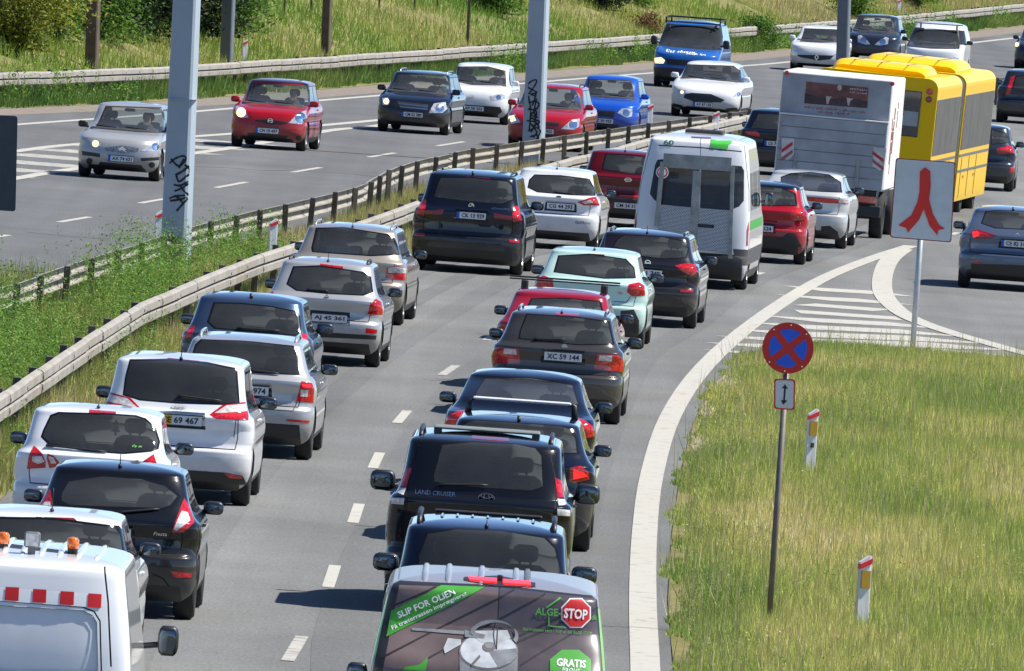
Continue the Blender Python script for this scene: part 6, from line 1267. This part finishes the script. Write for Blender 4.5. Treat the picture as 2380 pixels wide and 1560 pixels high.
# median grass
N=170000; Y=192+(520-192)*RNG.random(N)**1.25; lx=np.interp(Y,[p[1] for p in ML],[p[0] for p in ML]); lx=np.where(Y<ML[3][1],np.minimum(lx,-1190/FOC*Y-1.0),lx); rx=np.interp(Y,[p[1] for p in MR],[p[0] for p in MR]); u=RNG.random(N); X=lx+(rx-lx)*u; X=X[rx>lx]; Y=Y[rx>lx]; u=u[rx>lx]; n=len(X)
t=.10+.55*vnoise(X*3,Y,6)+.3*vnoise(X*8,Y,2)+np.interp(Y,[200,255,275,300],[-.15,-.1,.15,.25])+RNG.normal(0,.1,n); t=np.where(u>.80,t+.28,t)
C=palette(t,DRY)*(.75+.7*RNG.random(n)**2)[:,None]*1.15; blades('median_grass','rough green and dry grass along the median',np.stack([X,Y,.02+.14*np.sin(np.pi*u)],1),(.12+.30*RNG.random(n)**1.5)*(.6+.8*vnoise(X*4,Y,4))*np.interp(Y,[200,300,400],[1.15,1.0,.7])*np.where(u>.86,.6,1),.012+.012*RNG.random(n),C,.42)
# verge and bank grass
N=330000; Y=FAR[0][1]-10+(FAR[-1][1]-FAR[0][1])*RNG.random(N); off=np.where(RNG.random(N)<.40,RNG.random(N)*1.35-.02-.5*(vnoise(Y,Y*0+3,2.2)-.45),1.3+RNG.random(N)**1.3*13); X=np.interp(Y,[p[1] for p in FAR],[p[0] for p in FAR])-off; Z=np.interp(off,*PROF)
front_=off<1.15; t=np.where(front_,.0+.75*vnoise(X*3,Y,9)+.3*vnoise(X*6+7,Y,3)+RNG.normal(0,.14,N)-.1,.25+.55*vnoise(X+40,Y,13)+.25*vnoise(X*5,Y,3)+RNG.normal(0,.1,N)-np.clip((off-5)/8,0,.3)-.30+np.interp(Y,[395,520,560,600],[.06,.0,.0,.25]))
C=np.where(front_[:,None],palette(t,LUSH),palette(t,[(0,(.12,.26,.035)),(.35,(.26,.38,.06)),(.6,(.42,.44,.12)),(.8,(.52,.44,.20)),(1,(.44,.34,.21))]))*(.7+.55*RNG.random(N))[:,None]
h=np.where(front_,.14+.62*vnoise(X*4,Y,4)*RNG.random(N)+.15*RNG.random(N),.16+.30*RNG.random(N)); h=np.where(off<.15,h*.5,h)
blades('verge_grass','lush verge grass and pale meadow grass on the far bank',np.stack([X,Y,Z],1),h,.018+.024*RNG.random(N),C*1.15,.5)
# leafy weeds of the median and under the far rail: one leafy mass
def leaves(P,size,C,flat=.5):
    n=len(P); nrm=RNG.normal(0,1,(n,3)); nrm[:,2]=np.abs(nrm[:,2])+flat; nrm/=np.linalg.norm(nrm,axis=1,keepdims=True); a=RNG.normal(0,1,(n,3)); u=np.cross(nrm,a); u/=np.linalg.norm(u,axis=1,keepdims=True); v_=np.cross(nrm,u)
    s_=size[:,None]; V=np.stack([P-u*s_,P-v_*s_*.42+u*s_*.05,P+u*s_,P+v_*s_*.42+u*s_*.05],1); return V
def weeds(name,label,cx,cy,cz,hh,rr,nl,stops,size):
    n=len(cx); k=np.repeat(np.arange(n),nl); q=RNG.random(len(k)); H_=hh[k]*q; r_=rr[k]*(1-.65*q)*np.abs(RNG.normal(0,.6,len(k))); a=RNG.random(len(k))*2*np.pi
    P=np.stack([cx[k]+r_*np.cos(a),cy[k]+r_*np.sin(a),cz[k]+.05+H_],1); tone=np.repeat(RNG.random(n),nl)*.6+.5*RNG.random(len(k))
    o=tris(name,leaves(P,size*(.6+.8*RNG.random(len(k))),None),palette(tone,stops)*(.75+.5*RNG.random(len(k)))[:,None],LEAF); o['kind']='stuff'; o['label']=label; o['category']='weeds'; return o
WS=[(0,(.05,.15,.02)),(.5,(.12,.26,.035)),(1,(.24,.35,.07))]
N=2300; Y=200+92*RNG.random(N); r2=np.interp(Y,[p[1] for p in R2],[p[0] for p in R2]); l1=np.maximum(-1190/FOC*Y-.6,np.interp(Y,[p[1] for p in R1],[p[0] for p in R1])+.1); X=l1+(r2-.35-l1)*RNG.random(N); ok=(r2-.3>l1)&(vnoise(X*3+5,Y,7)+RNG.random(N)*.30>.50+np.interp(Y,[240,290],[0,.25])); X,Y=X[ok],Y[ok]
weeds('median_weeds','tall leafy green weeds filling the near end of the median',X,Y,np.full(len(X),.1),(.28+.60*RNG.random(len(X))*(.5+vnoise(X*2,Y,5)))*np.interp(Y,[200,245,262,290],[1.2,1.25,1.1,.7])*np.where(X<np.interp(Y,[p[1] for p in R1],[p[0] for p in R1])+1.4,1.35,1.0),np.full(len(X),.20),52,WS,.021)
weeds('island_weeds','darker broad-leaved weeds among the island grass',IW[0],IW[1],np.full(len(IW[0]),.1),.10+.16*RNG.random(len(IW[0])),np.full(len(IW[0]),.16),14,WS0,.014)
o=tris('wild_flowers',leaves(FP,np.full(len(FP),.016),None,2.0),np.where((RNG.random(len(FP))<.3)[:,None],np.array([[.8,.6,.05]]),np.array([[.75,.75,.72]])),LEAF); o['kind']='stuff'; o['label']='small white and yellow wild flowers in the island grass'; o['category']='flowers'
N=220; Y=196+70*RNG.random(N); X=np.interp(Y,[p[1] for p in R2],[p[0] for p in R2])+.1+.35*RNG.random(N); ok=vnoise(X*2+70,Y,6)>.45; X,Y=X[ok],Y[ok]
weeds('rail_weeds','weeds growing through the rail beside the queue',X,Y,np.full(len(X),.02),.35+.5*RNG.random(len(X)),np.full(len(X),.2),36,WS,.018)
N=900; Y=FAR[0][1]+(FAR[-1][1]-FAR[0][1])*RNG.random(N); off=.0+.75*RNG.random(N); X=np.interp(Y,[p[1] for p in FAR],[p[0] for p in FAR])-off; ok=vnoise(X*2+20,Y,11)>.38; X,Y=X[ok],Y[ok]
weeds('verge_weeds','dark green nettles and weeds in front of the far guardrail',X,Y,np.full(len(X),.03),.35+.55*RNG.random(len(X))*vnoise(X*2,Y,7)*1.6,np.full(len(X),.35),44,WS,.040)
# shrubs and trees on the bank
BARK=plain('bark',(.07,.055,.04),.9,noise=.3,scale=8)
def shrub(label,px_,py_,hgt,rx,ry,cols,nc=46,per=190,ls=.06,lift=.02,name='shrub',back=0.0):
    q=on_bank(px_,py_); y=q[1]+back; X0=q[0]*(y/q[1]); z0=terr(X0,y); o=empty(name,(X0,y,z0)); tag(o,label,'shrub' if name=='shrub' else 'tree','shrubs on the far bank')
    a=RNG.random(nc)*2*np.pi; zz=lift+(1-lift)*RNG.random(nc); rr=np.sqrt(RNG.random(nc))*np.sqrt(np.clip(1-((zz-.5)/.62)**2,.05,1)); C0=np.stack([rx*rr*np.cos(a),ry*rr*np.sin(a),hgt*zz],1)
    k=np.repeat(np.arange(nc),per); cr=.16*hgt**.5*(.7+.7*RNG.random(nc)); P=C0[k]+RNG.normal(0,1,(len(k),3))*cr[k][:,None]*np.array([1.1,1.0,.7]); P[:,2]=np.maximum(P[:,2],.05)
    tone=np.repeat(RNG.random(nc),per)*.7+.35*RNG.random(len(k)); tris('crown',leaves(P,ls*(.6+.7*RNG.random(len(k))),None),palette(tone,cols)*(.7+.55*RNG.random(len(k)))[:,None],LEAF,o)
    A=Acc()
    for i in range(min(nc,9)):
        c_=C0[i]; A.tube([(c_[0]*.12,c_[1]*.12,-.1),(c_[0]*.4,c_[1]*.4,c_[2]*.5),(c_[0],c_[1],c_[2])],[.05*hgt/3,.032*hgt/3,.012],6)
    A.mk('trunk',BARK,o,True); return o
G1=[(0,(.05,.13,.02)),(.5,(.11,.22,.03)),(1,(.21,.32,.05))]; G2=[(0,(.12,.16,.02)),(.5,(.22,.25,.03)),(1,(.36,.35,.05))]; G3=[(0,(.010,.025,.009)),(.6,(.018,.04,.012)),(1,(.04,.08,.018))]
shrub('yellow-green shrub filling the top left corner',35,120,4.2,1.25,1.2,G2,85)
shrub('leafy green shrub behind the dark wooden pole',225,100,4.2,1.15,1.1,G1,85)
shrub('small green shrub between the yellow shrub and the wooden pole',135,100,3.4,.65,.9,G1,36)
shrub('deep green thicket behind the nearest graffiti column',345,92,4.2,1.15,1.2,G3,85,170,.08,.05,back=1.0)
shrub('dark green thicket right of the nearest graffiti column',462,88,4.0,.85,1.1,G3,60,170,.08,.05,back=.5)
shrub('bright green bush at the end of the thicket',560,76,3.2,.48,.8,G1,40)
shrub('dark evergreen bush between the thicket and the leafy shrub',285,96,3.8,.8,1.0,G3,60,160,.07,.02)
shrub('low green bush on the bank above the thin wire pole',1140,34,2.2,.85,1.0,G1,40)
shrub('tall bush with dark leaves above the second graffiti column',1390,26,2.4,.95,1.0,G3,44)
shrub('green bush at the top edge right of the dark one',1478,20,2.2,.5,.8,G1,26)
shrub('small red-brown bush left of the blue van roof',1505,78,.62,.42,.5,[(0,(.10,.04,.03)),(1,(.20,.10,.05))],16,90,.05)
shrub('lush roadside bush right of the blue panel van',1755,112,1.0,.75,.8,G1,36,110,.06,.05)
shrub('green bush on the bank behind the dark steel column',1985,50,1.6,.8,.9,G1,30)
shrub('yellow-green bush on the bank left of the last marker post',2135,30,1.5,.8,.9,G1,26)
